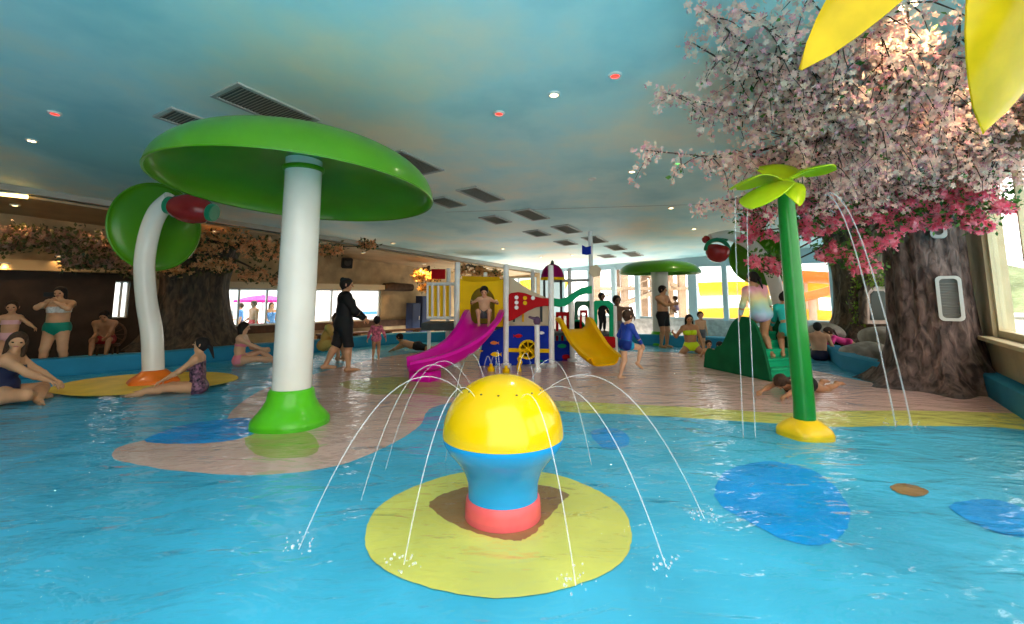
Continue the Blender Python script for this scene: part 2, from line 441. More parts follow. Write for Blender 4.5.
# recessed dark end of the left side
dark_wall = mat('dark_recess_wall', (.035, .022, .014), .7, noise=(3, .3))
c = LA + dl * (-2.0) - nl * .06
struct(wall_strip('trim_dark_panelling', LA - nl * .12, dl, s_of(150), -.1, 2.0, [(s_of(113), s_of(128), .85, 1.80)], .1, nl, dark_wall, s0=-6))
struct(MB().box((*(LA + dl * (-.5) - nl * .2).xy, 2.13), (9.5, .36, .24), a_l).build('trim_left_lintel', mat('lintel_tan', (.50, .38, .20), .6), smooth=False))
struct(MB().box((*(LA + dl * 7.3 - nl * .14).xy, 1.76), (6.6, .26, .18), a_l).build('trim_window_hood', mat('hood_cream', (.68, .58, .38), .6), smooth=False))
white_frame = mat('white_window_frame', (.75, .77, .76), .4)
def window_bay(idx, A, d, s0, s1, z0, z1, fm, fw=.07, mull=()):
    a_ = math.atan2(d.y, d.x); mb = MB(); m_ = lambda s: A + d * s
    for s in (s0 + fw / 2, s1 - fw / 2): p = m_(s); mb.box((p.x, p.y, (z0 + z1) / 2), (fw, .1, z1 - z0), a_)
    for s in mull: p = m_(s); mb.box((p.x, p.y, (z0 + z1) / 2), (.05, .08, z1 - z0), a_)
    for z in (z0 + fw / 2, z1 - fw / 2): p = m_((s0 + s1) / 2); mb.box((p.x, p.y, z), (s1 - s0 - 2 * fw, .1, fw), a_)
    o = struct(mb.build('window_%d' % idx, fm, smooth=False, origin=(*m_((s0 + s1) / 2).xy, z0)))
    p0, p1 = m_(s0 + fw), m_(s1 - fw)
    g = MB().prism([(p0.x, p0.y, z0 + fw), (p1.x, p1.y, z0 + fw), (p1.x, p1.y, z1 - fw), (p0.x, p0.y, z1 - fw)], (d.y * .008, -d.x * .008, 0))
    g.build('pane', glass_mat, o, smooth=False)
    return o
window_bay(1, LA + nl * .12, dl, s_of(212), s_of(300), hz0, hz1, white_frame, .05, (s_of(240), s_of(268)))
window_bay(2, LA + nl * .12, dl, s_of(313), s_of(381), hz0, hz1, white_frame, .05, (s_of(333),))
window_bay(3, LA + nl * .12, dl, s_of(113), s_of(128), .85, 1.80, white_frame, .03, (s_of(121),))

# --- fascia and soffit
fas = mat('grey_fascia', (.40, .38, .33), .45, noise=(2, .06))
sof = mat('tan_soffit', (.45, .33, .19), .6, noise=(1.5, .15))
f0 = FA - (FB - FA).normalized() * 9; rowsf = []; rows_s = []
for k in range(13):
    p = f0.lerp(FB, k / 12); z = zc(p.x, p.y); q = p + nl * (3.0 + 0 * k)
    rowsf.append([(p.x, p.y, z + .01), (p.x, p.y, z - .12), (*(p + nl * .16).xy, z - .12), (*(p + nl * .16).xy, z + .01)])
    rows_s.append([(*(p + nl * .16).xy, z - .19), (*(p + nl * 3.4).xy, z - .30)])
struct(MB().sheet(rowsf).build('trim_fascia', fas, smooth=False))
struct(MB().sheet(rows_s, .05).build('ceiling_soffit', sof, smooth=False))

# --- far wall of windows
stone = mat('pale_stone_wall', (.42, .38, .34), .7, noise=(7, .25), bump=(20, .5))
pale = mat('pale_blue_frame', (.46, .58, .62), .45, noise=(2, .04))
sf = lambda px: (on_wall(px, 300, FB, BC).xy.to_3d() - FB).dot(dfw)
nfw = Vector((-dfw.y, dfw.x, 0))
Lf = (BC - FB).length
wall_strip('wall_far', FB, dfw, Lf, -.5, 3.3, [(sf(562), sf(834), .52, 2.62), (sf(889), sf(900), .6, 2.75)], .22, nfw, pale)
c = FB + dfw * (sf(700)) - nfw * .03
wall_strip('baseboard_far', FB - nfw * .06, dfw, sf(840), -.06, .54, [], .07, nfw, stone, s0=.3)
cream_w = mat('cream_wall', (.56, .45, .28), .7, noise=(2, .12))
wall_strip('wall_far_end', FB - nfw * .03, dfw, Lf, -.5, 3.4, [(sf(889), sf(900), .6, 2.75)], .06, nfw, cream_w, s0=sf(834))
cols_px = [562, 590, 614, 637.5, 663.5, 693, 725.5, 779, 834]
k = 4
for a, b in zip(cols_px[:-1], cols_px[1:]):
    window_bay(k, FB + nfw * .1, dfw, sf(a), sf(b), .52, 2.62, pale, .09); k += 1
for i, px in enumerate([590, 614, 637.5, 663.5, 693, 725.5]):
    w = .30 if px == 693 else .17
    p = FB + dfw * sf(px) + nfw * .02
    struct(MB().box((p.x, p.y, 1.57), (w, .2, 2.1), math.atan2(dfw.y, dfw.x)).build('trim_column', pale, smooth=False, bevel=.01))
window_bay(k, FB + nfw * .1, dfw, sf(889), sf(900), .6, 2.75, pale, .05); k += 1
# the short return between the left wall and the far wall
ret = (FB - LB); wall_strip('wall_corner', LB, ret.normalized(), ret.length, -.5, 3.2, [(.6, ret.length - .2, .5, 2.3)], .2, Vector((-ret.normalized().y, ret.normalized().x, 0)), tan_wall)
window_bay(k, LB + Vector((0, 0, 0)), ret.normalized(), .6, ret.length - .2, .5, 2.3, pale, .06, (1.3,)); k += 1

# --- right wall
sr = lambda px: (on_wall(px, 300, BC, RN).xy.to_3d() - BC).dot(dr)
nr = -dn
cream_frame = mat('cream_window_frame', (.66, .55, .33), .5, noise=(3, .06))
Lr = (RN - BC).length
r0 = sr(989)
wh = [(r0, r0 + 3.1, .80, 3.15), (r0 + 3.4, Lr - .2, .80, 3.3), (1.4, r0 - 2.4, .8, 2.8)]
wall_strip('wall_right', BC, dr, Lr, -.5, 4.3, wh, .25, nr, cream_w)
for s0, s1, za, zb in wh:
    window_bay(k, BC + nr * .10, dr, s0, s1, za, zb, cream_frame, .10, ((s0 + s1) / 2,)); k += 1
for s0, s1, za, zb in wh[:2]:
    p = BC + dr * ((s0 + s1) / 2) - nr * .06
    struct(MB().box((p.x, p.y, za - .03), (s1 - s0 + .2, .2, .06), math.atan2(dr.y, dr.x)).build('trim_window_ledge', cream_frame, smooth=False, bevel=.01))

# --- unseen end walls added behind the left side to keep it dark
E1, E2, E3 = LA - dl * 9, Vector((-19.0, -4, 0)), Vector((-3.8, -4, 0))
for i_, (a_, b_) in enumerate(((E1, E2), (E2, E3))):
    d_ = (b_ - a_).normalized(); wall_strip('wall_added_back_left' if i_ else 'wall_added_side_left', a_, d_, (b_ - a_).length, -.1, 4.7, [], .2, Vector((d_.y, -d_.x, 0)), tan_wall)
# --- outside ground
paving = mat('terrace_paving', (.80, .76, .70), .7, noise=(1.2, .08))
g0 = MB()
g0.sheet([[LA + nl * .3 - dl * 12, LB + nl * .3], [LA + nl * 40 - dl * 40, LB + nl * 40]])
g0.sheet([[LB + nl * .3, FB + nfw * .3, BC + nfw * .3 + nr * .3], [LB + nl * 40, FB + nfw * 45 - dfw * 3, BC + nfw * 45 + nr * 40]])
g0.sheet([[BC + nfw * .3 + nr * .3, RN + nr * .3 + dr * 3], [BC + nfw * 45 + nr * 40, RN + nr * 45 + dr * 3]])
g0.v = [(x, y, TG) for x, y, z in g0.v]
struct(g0.build('floor_terrace', paving, smooth=False))
# ================================================================ PEOPLE: one continuous body surface grown from blended limbs
def smin(a, b, k):
    h = np.maximum(k - np.abs(a - b), 0) / k
    return np.minimum(a, b) - h * h * k * .25
class Prim:
    def __init__(s, a, b, ra, rb, k=.02, ax=None, fk=1.0, tag_='x'):
        s.a, s.b, s.ra, s.rb, s.k, s.fk, s.tag = np.array(a, float), np.array(b, float), ra, rb, k, fk, tag_
        s.ax = None if ax is None else np.array(ax, float) / np.linalg.norm(ax)
    def dist(s, P):
        ab = s.b - s.a; L = max(ab @ ab, 1e-9)
        t = np.clip(((P - s.a) @ ab) / L, 0, 1)
        q = P - s.a - t[..., None] * ab
        if s.ax is not None:
            q = q + (q @ s.ax)[..., None] * s.ax * (s.fk - 1)
        return np.sqrt((q * q).sum(-1)) - (s.ra + (s.rb - s.ra) * t), t
def field(prims, P, cut=None):
    d = np.full(P.shape[:-1], 9.0)
    for p in prims: d = smin(d, p.dist(P)[0], p.k)
    if cut is not None: d = np.maximum(d, cut(P))
    return d
def nets(prims, vox, cut=None):
    pad = 3 * vox
    lo = np.min([np.minimum(p.a, p.b) - max(p.ra, p.rb) * (1.0 if p.fk >= 1 else 1 / p.fk) for p in prims], 0) - pad
    hi = np.max([np.maximum(p.a, p.b) + max(p.ra, p.rb) * (1.0 if p.fk >= 1 else 1 / p.fk) for p in prims], 0) + pad
    n = np.ceil((hi - lo) / vox).astype(int) + 1
    V = np.full(n, .5)
    gx = [lo[i] + vox * np.arange(n[i]) for i in range(3)]
    for p in prims:
        r = max(p.ra, p.rb) * (1.0 if p.fk >= 1 else 1 / p.fk) + p.k + 2 * vox
        l = np.maximum(np.floor((np.minimum(p.a, p.b) - r - lo) / vox).astype(int), 0)
        h = np.minimum(np.ceil((np.maximum(p.a, p.b) + r - lo) / vox).astype(int) + 1, n)
        G = np.stack(np.meshgrid(*[gx[i][l[i]:h[i]] for i in range(3)], indexing='ij'), -1)
        sl = tuple(slice(l[i], h[i]) for i in range(3))
        V[sl] = smin(V[sl], p.dist(G)[0], p.k)
    if cut is not None:
        G = np.stack(np.meshgrid(*gx, indexing='ij'), -1); V = np.maximum(V, cut(G))
    S = V < 0
    nx, ny, nz = n
    cs = np.zeros((nx - 1, ny - 1, nz - 1)); acc = np.zeros((nx - 1, ny - 1, nz - 1, 3))
    offs = [(i, j, k) for i in (0, 1) for j in (0, 1) for k in (0, 1)]
    sub = lambda A, o: A[o[0]:nx - 1 + o[0], o[1]:ny - 1 + o[1], o[2]:nz - 1 + o[2]]
    for a in offs:
        for ax in range(3):
            if a[ax]: continue
            b = list(a); b[ax] = 1
            va, vb = sub(V, a), sub(V, b)
            m = (va < 0) != (vb < 0)
            t = np.where(m, va / np.where(m, va - vb, 1), 0)
            for q in range(3):
                acc[..., q] += np.where(m, a[q] + (t if q == ax else 0), 0)
            cs += m
    act = cs > 0
    idx = np.full(act.shape, -1); idx[act] = np.arange(act.sum())
    cell = np.argwhere(act)
    verts = lo + vox * (cell + acc[act] / cs[act][:, None])
    Q = []
    for ax in range(3):
        o1, o2 = (ax + 1) % 3, (ax + 2) % 3
        sa = [slice(1, n[i] - 1) for i in range(3)]; sa[ax] = slice(0, n[ax] - 1)
        sb = list(sa); sb[ax] = slice(1, n[ax])
        A, B = S[tuple(sa)], S[tuple(sb)]
        e = np.argwhere(A != B); flip = A[A != B]
        base = e + 1; base[:, ax] = e[:, ax]
        def g(d1, d2):
            c = base.copy(); c[:, o1] -= d1; c[:, o2] -= d2
            return idx[c[:, 0], c[:, 1], c[:, 2]]
        q = np.stack([g(1, 1), g(0, 1), g(0, 0), g(1, 0)], 1)
        q[~flip] = q[~flip][:, ::-1]
        Q.append(q)
    Q = np.concatenate(Q)
    return verts, Q
def smooth_verts(V, Q, it=1, f=.5):
    for _ in range(it):
        s = np.zeros_like(V); c = np.zeros(len(V))
        for i in range(4):
            for j in (1, 3):
                np.add.at(s, Q[:, i], V[Q[:, (i + j) % 4]]); np.add.at(c, Q[:, i], 1)
        V = V * (1 - f) + f * s / np.maximum(c, 1)[:, None]
    return V
def vnormals(V, Q):
    fn = np.cross(V[Q[:, 2]] - V[Q[:, 0]], V[Q[:, 3]] - V[Q[:, 1]])
    N = np.zeros_like(V)
    for i in range(4): np.add.at(N, Q[:, i], fn)
    return N / np.maximum(np.linalg.norm(N, axis=1), 1e-9)[:, None]
def nrm(v): v = np.array(v, float); return v / max(np.linalg.norm(v), 1e-9)
def ik(a, b, l1, l2, pole):
    a, b = np.array(a, float), np.array(b, float); d = b - a; L = np.linalg.norm(d)
    if L > (l1 + l2) * .995: b = a + d / L * (l1 + l2) * .995; d = b - a; L = np.linalg.norm(d)
    if L < abs(l1 - l2) + .02: L = abs(l1 - l2) + .02; b = a + nrm(d) * L; d = b - a
    u = d / L; x = (l1 * l1 - l2 * l2 + L * L) / (2 * L); hh = math.sqrt(max(l1 * l1 - x * x, 0))
    p = np.array(pole, float); p = p - u * (p @ u)
    p = nrm(p) if np.linalg.norm(p) > 1e-6 else nrm(np.cross(u, (1, 0, 0)))
    return a + u * x + p * hh, b

def skin_mat(c): return mat('skin_%d_%d_%d' % tuple(int(x * 100) for x in c), c, .45, noise=(9, .06), sub=.08)
SK_L, SK_M, SK_D, SK_T, SK_K = (.68, .38, .23), (.60, .31, .165), (.38, .19, .10), (.48, .24, .12), (.15, .08, .05)
eye_m = mat('eye_dark', (.02, .015, .012), .15)
lip_m = mat('lip_rose', (.45, .13, .11), .4)

def person(label, loc, yaw, H=1.65, skin=SK_M, build=1.0, female=True, child=False, vox=.009,
           pelvis=(0, 0, None), spine=(0, 0, 1), spine2=None, fwd=(0, 1, 0), fwd2=None, twist=0,
           feet=None, knees=None, toes=None, hands=None, elbows=None, palms=None, curl=.5,
           head=(0, 0, 1), look=None, hair='long', hair_c=(.02, .014, .01), wear=(), group=None, tail=None, name='person'):
    """root facing +Y when yaw is 0; R is the +X side"""
    hs = 1.28 if child else 1.0
    if H < 1.0 and child: hs = 1.5
    b = build
    P = np.array([pelvis[0], pelvis[1], .525 * H if pelvis[2] is None else pelvis[2]])
    S1 = nrm(spine); S2 = nrm(spine2) if spine2 is not None else S1
    F1 = nrm(np.array(fwd) - S1 * (np.array(fwd) @ S1))
    f2 = np.array(fwd2 if fwd2 is not None else fwd, float); F2 = nrm(f2 - S2 * (f2 @ S2))
    R1 = np.cross(F1, S1); R2 = np.cross(F2, S2)
    mid = P + S1 * .125 * H; NB = mid + S2 * .175 * H
    sw = (.100 if female else .115) * H * (.93 if child else 1) * (1 + .35 * (b - 1)); hw = .052 * H
    U = nrm(head)
    lk = np.array(look if look is not None else f2, float); HF = nrm(lk - U * (lk @ U)); HR = np.cross(HF, U)
    rh = .060 * H * hs
    Hc = NB + U * (.040 * H + 1.05 * rh) + HF * .012 * H
    p = []
    A = lambda a, b_, ra, rb, tg, k=.03, ax=None, fk=1.: p.append(Prim(a, b_, ra, rb, k * H, ax, fk, tg))
    hips = {1: P + R1 * hw - S1 * .01 * H, -1: P - R1 * hw - S1 * .01 * H}
    sh = {1: NB + R2 * sw - S2 * .028 * H, -1: NB - R2 * sw - S2 * .028 * H}
    A(hips[1] * .75 + hips[-1] * .25, hips[-1] * .75 + hips[1] * .25, .066 * H * b, .066 * H * b, 'hip', .04)
    for s in (1, -1): A(hips[s] * .8 + P * .2 - F1 * .03 * H, hips[s] * .8 + P * .2 - F1 * .03 * H, .05 * H * b, .05 * H * b, 'hip', .03)
    wr = (.060 if female else .066) * H * (1 + 1.25 * (b - 1)) * (1.06 if child else 1)
    A(P + S1 * .04 * H - R1 * .022 * H, mid - R2 * .02 * H, wr * 1.03, wr * .98, 'belly', .04, F1, 1.18)
    A(P + S1 * .04 * H + R1 * .022 * H, mid + R2 * .02 * H, wr * 1.03, wr * .98, 'belly', .04, F1, 1.18)
    if b > 1.12: A(P + S1 * .05 * H + F1 * .035 * H * b, P + S1 * .07 * H + F1 * .035 * H * b, .06 * H * b, .06 * H * b, 'belly', .04)
    cr = (.058 if female else .066) * H * (1 + .9 * (b - 1))
    for s in (1, -1): A(mid + R2 * s * .030 * H, NB - S2 * .055 * H + R2 * s * .048 * H, cr, cr * .95, 'chest', .03, F2, 1.12)
    A(sh[1] * .82 + sh[-1] * .18, sh[-1] * .82 + sh[1] * .18, .036 * H, .036 * H, 'chest', .04)
    if female and not child:
        for s in (1, -1):
            q = NB - S2 * .088 * H + R2 * s * .044 * H + F2 * .052 * H; A(q, q - S2 * .01 * H, .034 * H * b, .036 * H * b, 'bust', .025)
    A(NB - S2 * .02 * H, Hc - U * .5 * rh - HF * .15 * rh, .033 * H, .030 * H * (1.1 if child else 1), 'neck', .025)
    for s in (1, -1): A(NB + U * .02 * H + R2 * s * .015 * H, NB + R2 * s * sw * .7 - S2 * .015 * H, .024 * H, .022 * H, 'chest', .03)
    # head: skull, face, jaw, nose, brow, cheeks, ears
    A(Hc + U * .22 * rh - HF * .12 * rh, Hc + U * .24 * rh + HF * .1 * rh, .98 * rh, .94 * rh, 'head', .015, HR, 1.12)
    A(Hc + HF * .18 * rh - U * .15 * rh, Hc - U * .88 * rh + HF * .42 * rh, .78 * rh, .36 * rh, 'head', .02, HR, 1.06)
    A(Hc + HF * .88 * rh + U * .08 * rh, Hc + HF * 1.18 * rh - U * .26 * rh, .08 * rh, .14 * rh, 'head', .006)
    A(Hc + HF * .82 * rh + U * .26 * rh + HR * .4 * rh, Hc + HF * .82 * rh + U * .26 * rh - HR * .4 * rh, .10 * rh, .10 * rh, 'head', .01)
    for s in (1, -1):
        A(Hc + HF * .60 * rh - U * .22 * rh + HR * s * .42 * rh, Hc + HF * .60 * rh - U * .22 * rh + HR * s * .42 * rh, .24 * rh, .24 * rh, 'head', .012)
        A(Hc - HF * .05 * rh + U * .16 * rh + HR * s * .92 * rh, Hc - HF * .05 * rh - U * .12 * rh + HR * s * .90 * rh, .18 * rh, .13 * rh, 'head', .006, HR, 2.0)
    # legs
    L1, L2 = .24 * H, .235 * H
    feet = feet or {1: (hw + .015, 0, .045 * H), -1: (-hw - .015, 0, .045 * H)}
    for s in (1, -1):
        pole = (knees or {}).get(s, F1)
        kn, an = ik(hips[s], feet[s], L1, L2, pole)
        tb = 1 + .95 * (b - 1)
        A(hips[s], kn, .056 * H * tb, .036 * H * tb, 'thigh%d' % s, .03)
        A(kn, an, .035 * H * tb, .022 * H, 'calf%d' % s, .02)
        back = nrm((kn - an)); cb_ = kn * .7 + an * .3
        bd = -(np.array(pole, float) - back * (np.array(pole, float) @ back)); bd = nrm(bd) if np.linalg.norm(bd) > 1e-6 else F1
        A(cb_ + bd * .012 * H, kn * .45 + an * .55 + bd * .008 * H, .032 * H * tb, .024 * H, 'calf%d' % s, .02)
        tv = nrm((toes or {}).get(s, F1 - np.array([0, 0, 1]) * F1[2] * .5)); dn_ = nrm(an - kn)
        dn2 = nrm(dn_ - tv * (dn_ @ tv)) if abs(dn_ @ tv) < .97 else nrm(np.cross(tv, R1))
        sole = an + dn2 * .022 * H
        A(an - tv * .022 * H + dn2 * .014 * H, sole + tv * .085 * H, .024 * H, .020 * H, 'foot%d' % s, .015)
        sd = np.cross(tv, dn2)
        A(sole + tv * .075 * H, sole + tv * .105 * H + sd * .0 * H, .022 * H, .014 * H, 'foot%d' % s, .01, dn2, 1.5)
        for q in range(5):
            o_ = (q - 2) * .0085 * H * s; l_ = .018 * H if q else .022 * H
            A(sole + tv * .10 * H + sd * o_, sole + tv * (.10 * H + l_ - abs(q) * .003 * H) + sd * o_, .0075 * H, .006 * H, 'foot%d' % s, .004)
    # arms and hands
    M1, M2 = .168 * H, .145 * H
    hands = hands or {1: (sw + .06 * H, .03 * H, .45 * H), -1: (-sw - .06 * H, .03 * H, .45 * H)}
    for s in (1, -1):
        pole = (elbows or {}).get(s, -F2 * 1. - S2 * .3)
        el, wr_ = ik(sh[s], hands[s], M1, M2, pole)
        ab_ = 1 + .8 * (b - 1)
        A(sh[s], sh[s], .034 * H * ab_, .034 * H * ab_, 'uarm%d' % s, .03)
        A(sh[s], el, .031 * H * ab_, .023 * H * ab_, 'uarm%d' % s, .025)
        A(el, el * .65 + wr_ * .35, .023 * H * ab_, .023 * H * ab_, 'farm%d' % s, .02)
        A(el * .65 + wr_ * .35, wr_, .023 * H * ab_, .0145 * H, 'farm%d' % s, .015)
        D = nrm(wr_ - el); pn = np.array((palms or {}).get(s, R2 * -s), float); Nn = pn - D * (pn @ D)
        Nn = nrm(Nn) if np.linalg.norm(Nn) > 1e-3 else nrm(np.cross(D, F2 + .1)); B = np.cross(D, Nn) * s
        A(wr_ + D * .008 * H, wr_ + D * .048 * H, .0155 * H, .0205 * H, 'hand%d' % s, .012, Nn, 1.7)
        fr = max(.0056 * H, .62 * vox)
        for q in range(4):
            of = (q - 1.5) * .0112 * H
            k0 = wr_ + D * (.054 - .003 * abs(q - 1.2)) * H + B * of
            ln = (.024, .027, .025, .019)[q] * H
            c1 = curl * .7 + .08 * q; c2 = curl * 1.5 + .1 * q
            d1 = nrm(D * cos(c1) + Nn * sin(c1) + B * of / H * 4); d2 = nrm(D * cos(c2) + Nn * sin(c2) + B * of / H * 2)
            A(k0, k0 + d1 * ln, fr * 1.1, fr, 'hand%d' % s, .004); A(k0 + d1 * ln, k0 + d1 * ln + d2 * ln * .95, fr, fr * .85, 'hand%d' % s, .003)
        tb_ = wr_ + D * .014 * H - B * .016 * H; t1 = nrm(D * .75 - B * .8 + Nn * .35); t2 = nrm(D * .95 - B * .25 + Nn * .45)
        A(tb_, tb_ + t1 * .026 * H, fr * 1.35, fr * 1.1, 'hand%d' % s, .006); A(tb_ + t1 * .026 * H, tb_ + t1 * .026 * H + t2 * .022 * H, fr * 1.1, fr * .9, 'hand%d' % s, .003)
    V, Q = nets(p, vox); V = smooth_verts(V, Q, 1, .4)
    root = thing(name, loc, label, 'person', group); root.rotation_euler = (0, 0, yaw)
    def link(nm, V_, Q_, m_):
        o = mesh_np(nm, V_, Q_, m_, None, True); o.parent = root; return o
    link('body', V, Q, skin_mat(skin))
    # face details
    def onface(d):
        ts = np.linspace(.3, 1.6, 60) * rh; pts = Hc + ts[:, None] * nrm(d)
        f = field(p, pts); i = np.argmax(f > 0); return pts[i]
    for s in (1, -1):
        e = onface(HF + HR * s * .40 + U * .02)
        MB().ball(e - HF * .02 * rh, (.15 * rh, .15 * rh, .10 * rh), 10, 6, Matrix((HR, HF, U)).transposed().to_3x3()).build('eye', eye_m, root).location = (0, 0, 0)
    e = onface(HF * 1.0 - U * .56)
    MB().ball(e - HF * .03 * rh, (.27 * rh, .10 * rh, .075 * rh), 12, 6, Matrix((HR, HF, U)).transposed().to_3x3()).build('lips', lip_m, root).location = (0, 0, 0)
    # hair
    hp = []; Hh = lambda a, b_, ra, rb, k=.2, ax=None, fk=1.: hp.append(Prim(a, b_, ra, rb, k * rh, ax, fk))
    if hair:
        Hh(Hc + U * .26 * rh - HF * .14 * rh, Hc + U * .28 * rh + HF * .08 * rh, 1.09 * rh, 1.03 * rh, .2, HR, 1.1)
        Hh(Hc - HF * .45 * rh, Hc - HF * .42 * rh - U * .5 * rh, .72 * rh, .5 * rh)
        if hair == 'long':
            for s in (1, -1): Hh(Hc + HR * s * .72 * rh - HF * .25 * rh, Hc + HR * s * .80 * rh - HF * .3 * rh - U * 1.7 * rh, .38 * rh, .30 * rh)
            Hh(Hc - HF * .6 * rh, Hc - HF * .55 * rh - U * 2.4 * rh, .72 * rh, .42 * rh)
        if hair == 'bun':
            q = Hc + U * .95 * rh - HF * .75 * rh; Hh(q, q + U * .1 * rh, .45 * rh, .4 * rh, .1)
        if hair == 'tail':
            q = Hc + U * .35 * rh - HF * .95 * rh; tl = nrm(tail if tail is not None else -U - HF * .2)
            Hh(q, q - HF * .25 * rh + tl * .5 * rh, .3 * rh, .34 * rh, .1); Hh(q - HF * .25 * rh + tl * .5 * rh, q - HF * .1 * rh + tl * 2.4 * rh, .34 * rh, .12 * rh, .1)
        fc = Hc + HF * 1.0 * rh - U * .34 * rh
        def cut(G):
            g = G - fc; x, y, z = g @ HR, g @ HF, g @ U
            d1 = .80 * rh - np.sqrt((x * 1.02) ** 2 + (y * .72) ** 2 + (z * .80) ** 2)
            return d1
        hv, hq = nets(hp, max(vox * .8, .006), cut)
        hv = smooth_verts(hv, hq, 1, .4)
        link('hair', hv, hq, mat('hair_%d' % int(hair_c[0] * 1000), hair_c, .7, noise=(40, .3)))
    # clothes: follow the body surface
    VN = vnormals(V, Q)
    dist = np.stack([q.dist(V)[0] for q in p], 1); near = np.argmin(dist, 1)
    tagn = np.array([q.tag for q in p])[near]; tt = np.stack([q.dist(V)[1] for q in p], 1)[np.arange(len(V)), near]
    sp = ((V - P) @ S1) / (.30 * H); hi_ = ((V - mid) @ S2) / (.30 * H) + .125 / .30; sp = np.where(sp > .42, np.maximum(hi_, .42), sp)
    torso = np.isin(tagn, ['hip', 'belly', 'chest', 'bust'])
    th = np.char.startswith(tagn, 'thigh'); ua = np.char.startswith(tagn, 'uarm'); fa = np.char.startswith(tagn, 'farm'); ca = np.char.startswith(tagn, 'calf')
    xx = (V - P) @ R2 / H; yy = (V - P) @ F2 / H
    legs_rel = (V - P) @ S1 / H
    K = dict(torso=torso, thigh=th, uarm=ua, farm=fa, calf=ca, t=tt, s=sp, x=xx, y=yy, z=legs_rel, tag=tagn)
    for nm, m_, sel, *th_ in wear:
        msk = WEAR[sel](K) if isinstance(sel, str) else sel(K)
        fm = msk[Q].sum(1) >= 3
        if not fm.any(): continue
        q = Q[fm]; u, inv = np.unique(q, return_inverse=True); q2 = inv.reshape(q.shape)
        o = link(nm, V[u] + VN[u] * .003, q2, m_)
        sm = o.modifiers.new('cloth', 'SOLIDIFY'); sm.thickness = th_[0] if th_ else .007; sm.offset = 1.0
    root['_'] = 0; del root['_']
    return root, dict(P=P, NB=NB, Hc=Hc, rh=rh, hips=hips, sh=sh, S1=S1, F1=F1, R1=R1, HF=HF, U=U, HR=HR, H=H)
WEAR = {
    'bottom': lambda K: (K['torso'] & (K['s'] < .20)) | (K['thigh'] & (K['t'] < .16) & (K['s'] > -.16)),
    'brief': lambda K: (K['torso'] & (K['s'] < .30)) | (K['thigh'] & (K['t'] < .22)),
    'trunks': lambda K: (K['torso'] & (K['s'] < .22)) | (K['thigh'] & (K['t'] < .72)),
    'bra': lambda K: K['torso'] & (K['s'] > .58) & (K['s'] < .80) & ((K['y'] > -.01) | (K['s'] < .68)),
    'onepiece': lambda K: (K['torso'] & (K['s'] < .80)) | (K['thigh'] & (K['t'] < .12)),
    'rash': lambda K: K['torso'] & (K['s'] < 1.02) | K['uarm'] | (K['farm'] & (K['t'] < .8)) | (K['thigh'] & (K['t'] < .12)),
    'tshirt': lambda K: (K['torso'] & (K['s'] < 1.0) & (K['s'] > .1)) | (K['uarm'] & (K['t'] < .75)),
    'upper': lambda K: (K['torso'] & (K['s'] > .32) & (K['s'] < 1.0)) | K['uarm'] | (K['farm'] & (K['t'] < .7)),
    'wetsuit': lambda K: K['torso'] & (K['s'] < 1.02) | K['uarm'] | K['farm'] | K['thigh'] | (K['calf'] & (K['t'] < .8)),
}
# ================================================================ FOUNTAINS
def arc(p0, v0, z_end, n=18, g=9.8):
    p0, v0 = Vector(p0), Vector(v0)
    T = (v0.z + math.sqrt(v0.z ** 2 + 2 * g * (p0.z - z_end))) / g
    return [p0 + v0 * (T * i / n) + Vector((0, 0, -.5 * g * (T * i / n) ** 2)) for i in range(n + 1)]
def splash(name, c, r, n, parent, seed):
    rr = random.Random(seed); mb = MB()
    for _ in range(n):
        a = rr.uniform(0, 2 * pi); q = r * rr.random() ** .5; h_ = rr.random() ** 2 * r * .6
        mb.ball((c[0] + q * cos(a), c[1] + q * sin(a), .004 + h_), rr.uniform(.003, .008), 6, 4)
    return tag(mb.build(name, jet_mat, parent), kind='stuff')

# --- ball fountain
BX, BY = cb.x, cb.y
t = thing('ball_fountain', (BX, BY, 0), 'bulb-shaped fountain with yellow dome and blue body, nearest in the foreground', 'fountain')
ball_y = mat('yellow_fibreglass', (.84, .53, .002), .18, coat=.6, noise=(3, .04))
ball_b = mat('blue_fibreglass', (.012, .30, .66), .22, coat=.5, noise=(3, .06))
ring_r = mat('coral_paint', (.80, .12, .13), .35, noise=(5, .1))
prof = [(.405, .475)]
R_ = .405
dome = [(R_, .475), (R_ * 1.004, .49)] + [(R_ * cos(a), .495 + .375 * sin(a)) for a in [rad(x) for x in range(5, 90, 6)]] + [(0, .870)]
d_ = MB().lathe(dome, (BX, BY, 0), 64).build('dome', ball_y, t)
hm = mat('nozzle_hole', (.10, .08, .02), .5)
for k in range(14):
    a = 2 * pi * k / 14 + .1; q = Vector((sin(a) * .262, cos(a) * .262, 0))
    MB().ball((BX + q.x, BY + q.y, .495 + .375 * math.sqrt(1 - (.262 / R_) ** 2)), (.009, .009, .005), 10, 6).build('nozzle', hm, d_)
body = spline([(.232, 0, .085), (.232, 0, .14), (.238, 0, .19), (.265, 0, .26), (.315, 0, .33), (.368, 0, .39), (.397, 0, .44), (.404, 0, .4745)], 5)
MB().lathe([(p.x, p.z) for p in body], (BX, BY, 0), 64).build('body', ball_b, t)
MB().lathe([(.225, FLOOR_Z), (.252, FLOOR_Z + .01), (.250, .04), (.246, .078), (.234, .09), (.2, .09)], (BX, BY, 0), 64).build('base_ring', ring_r, t)
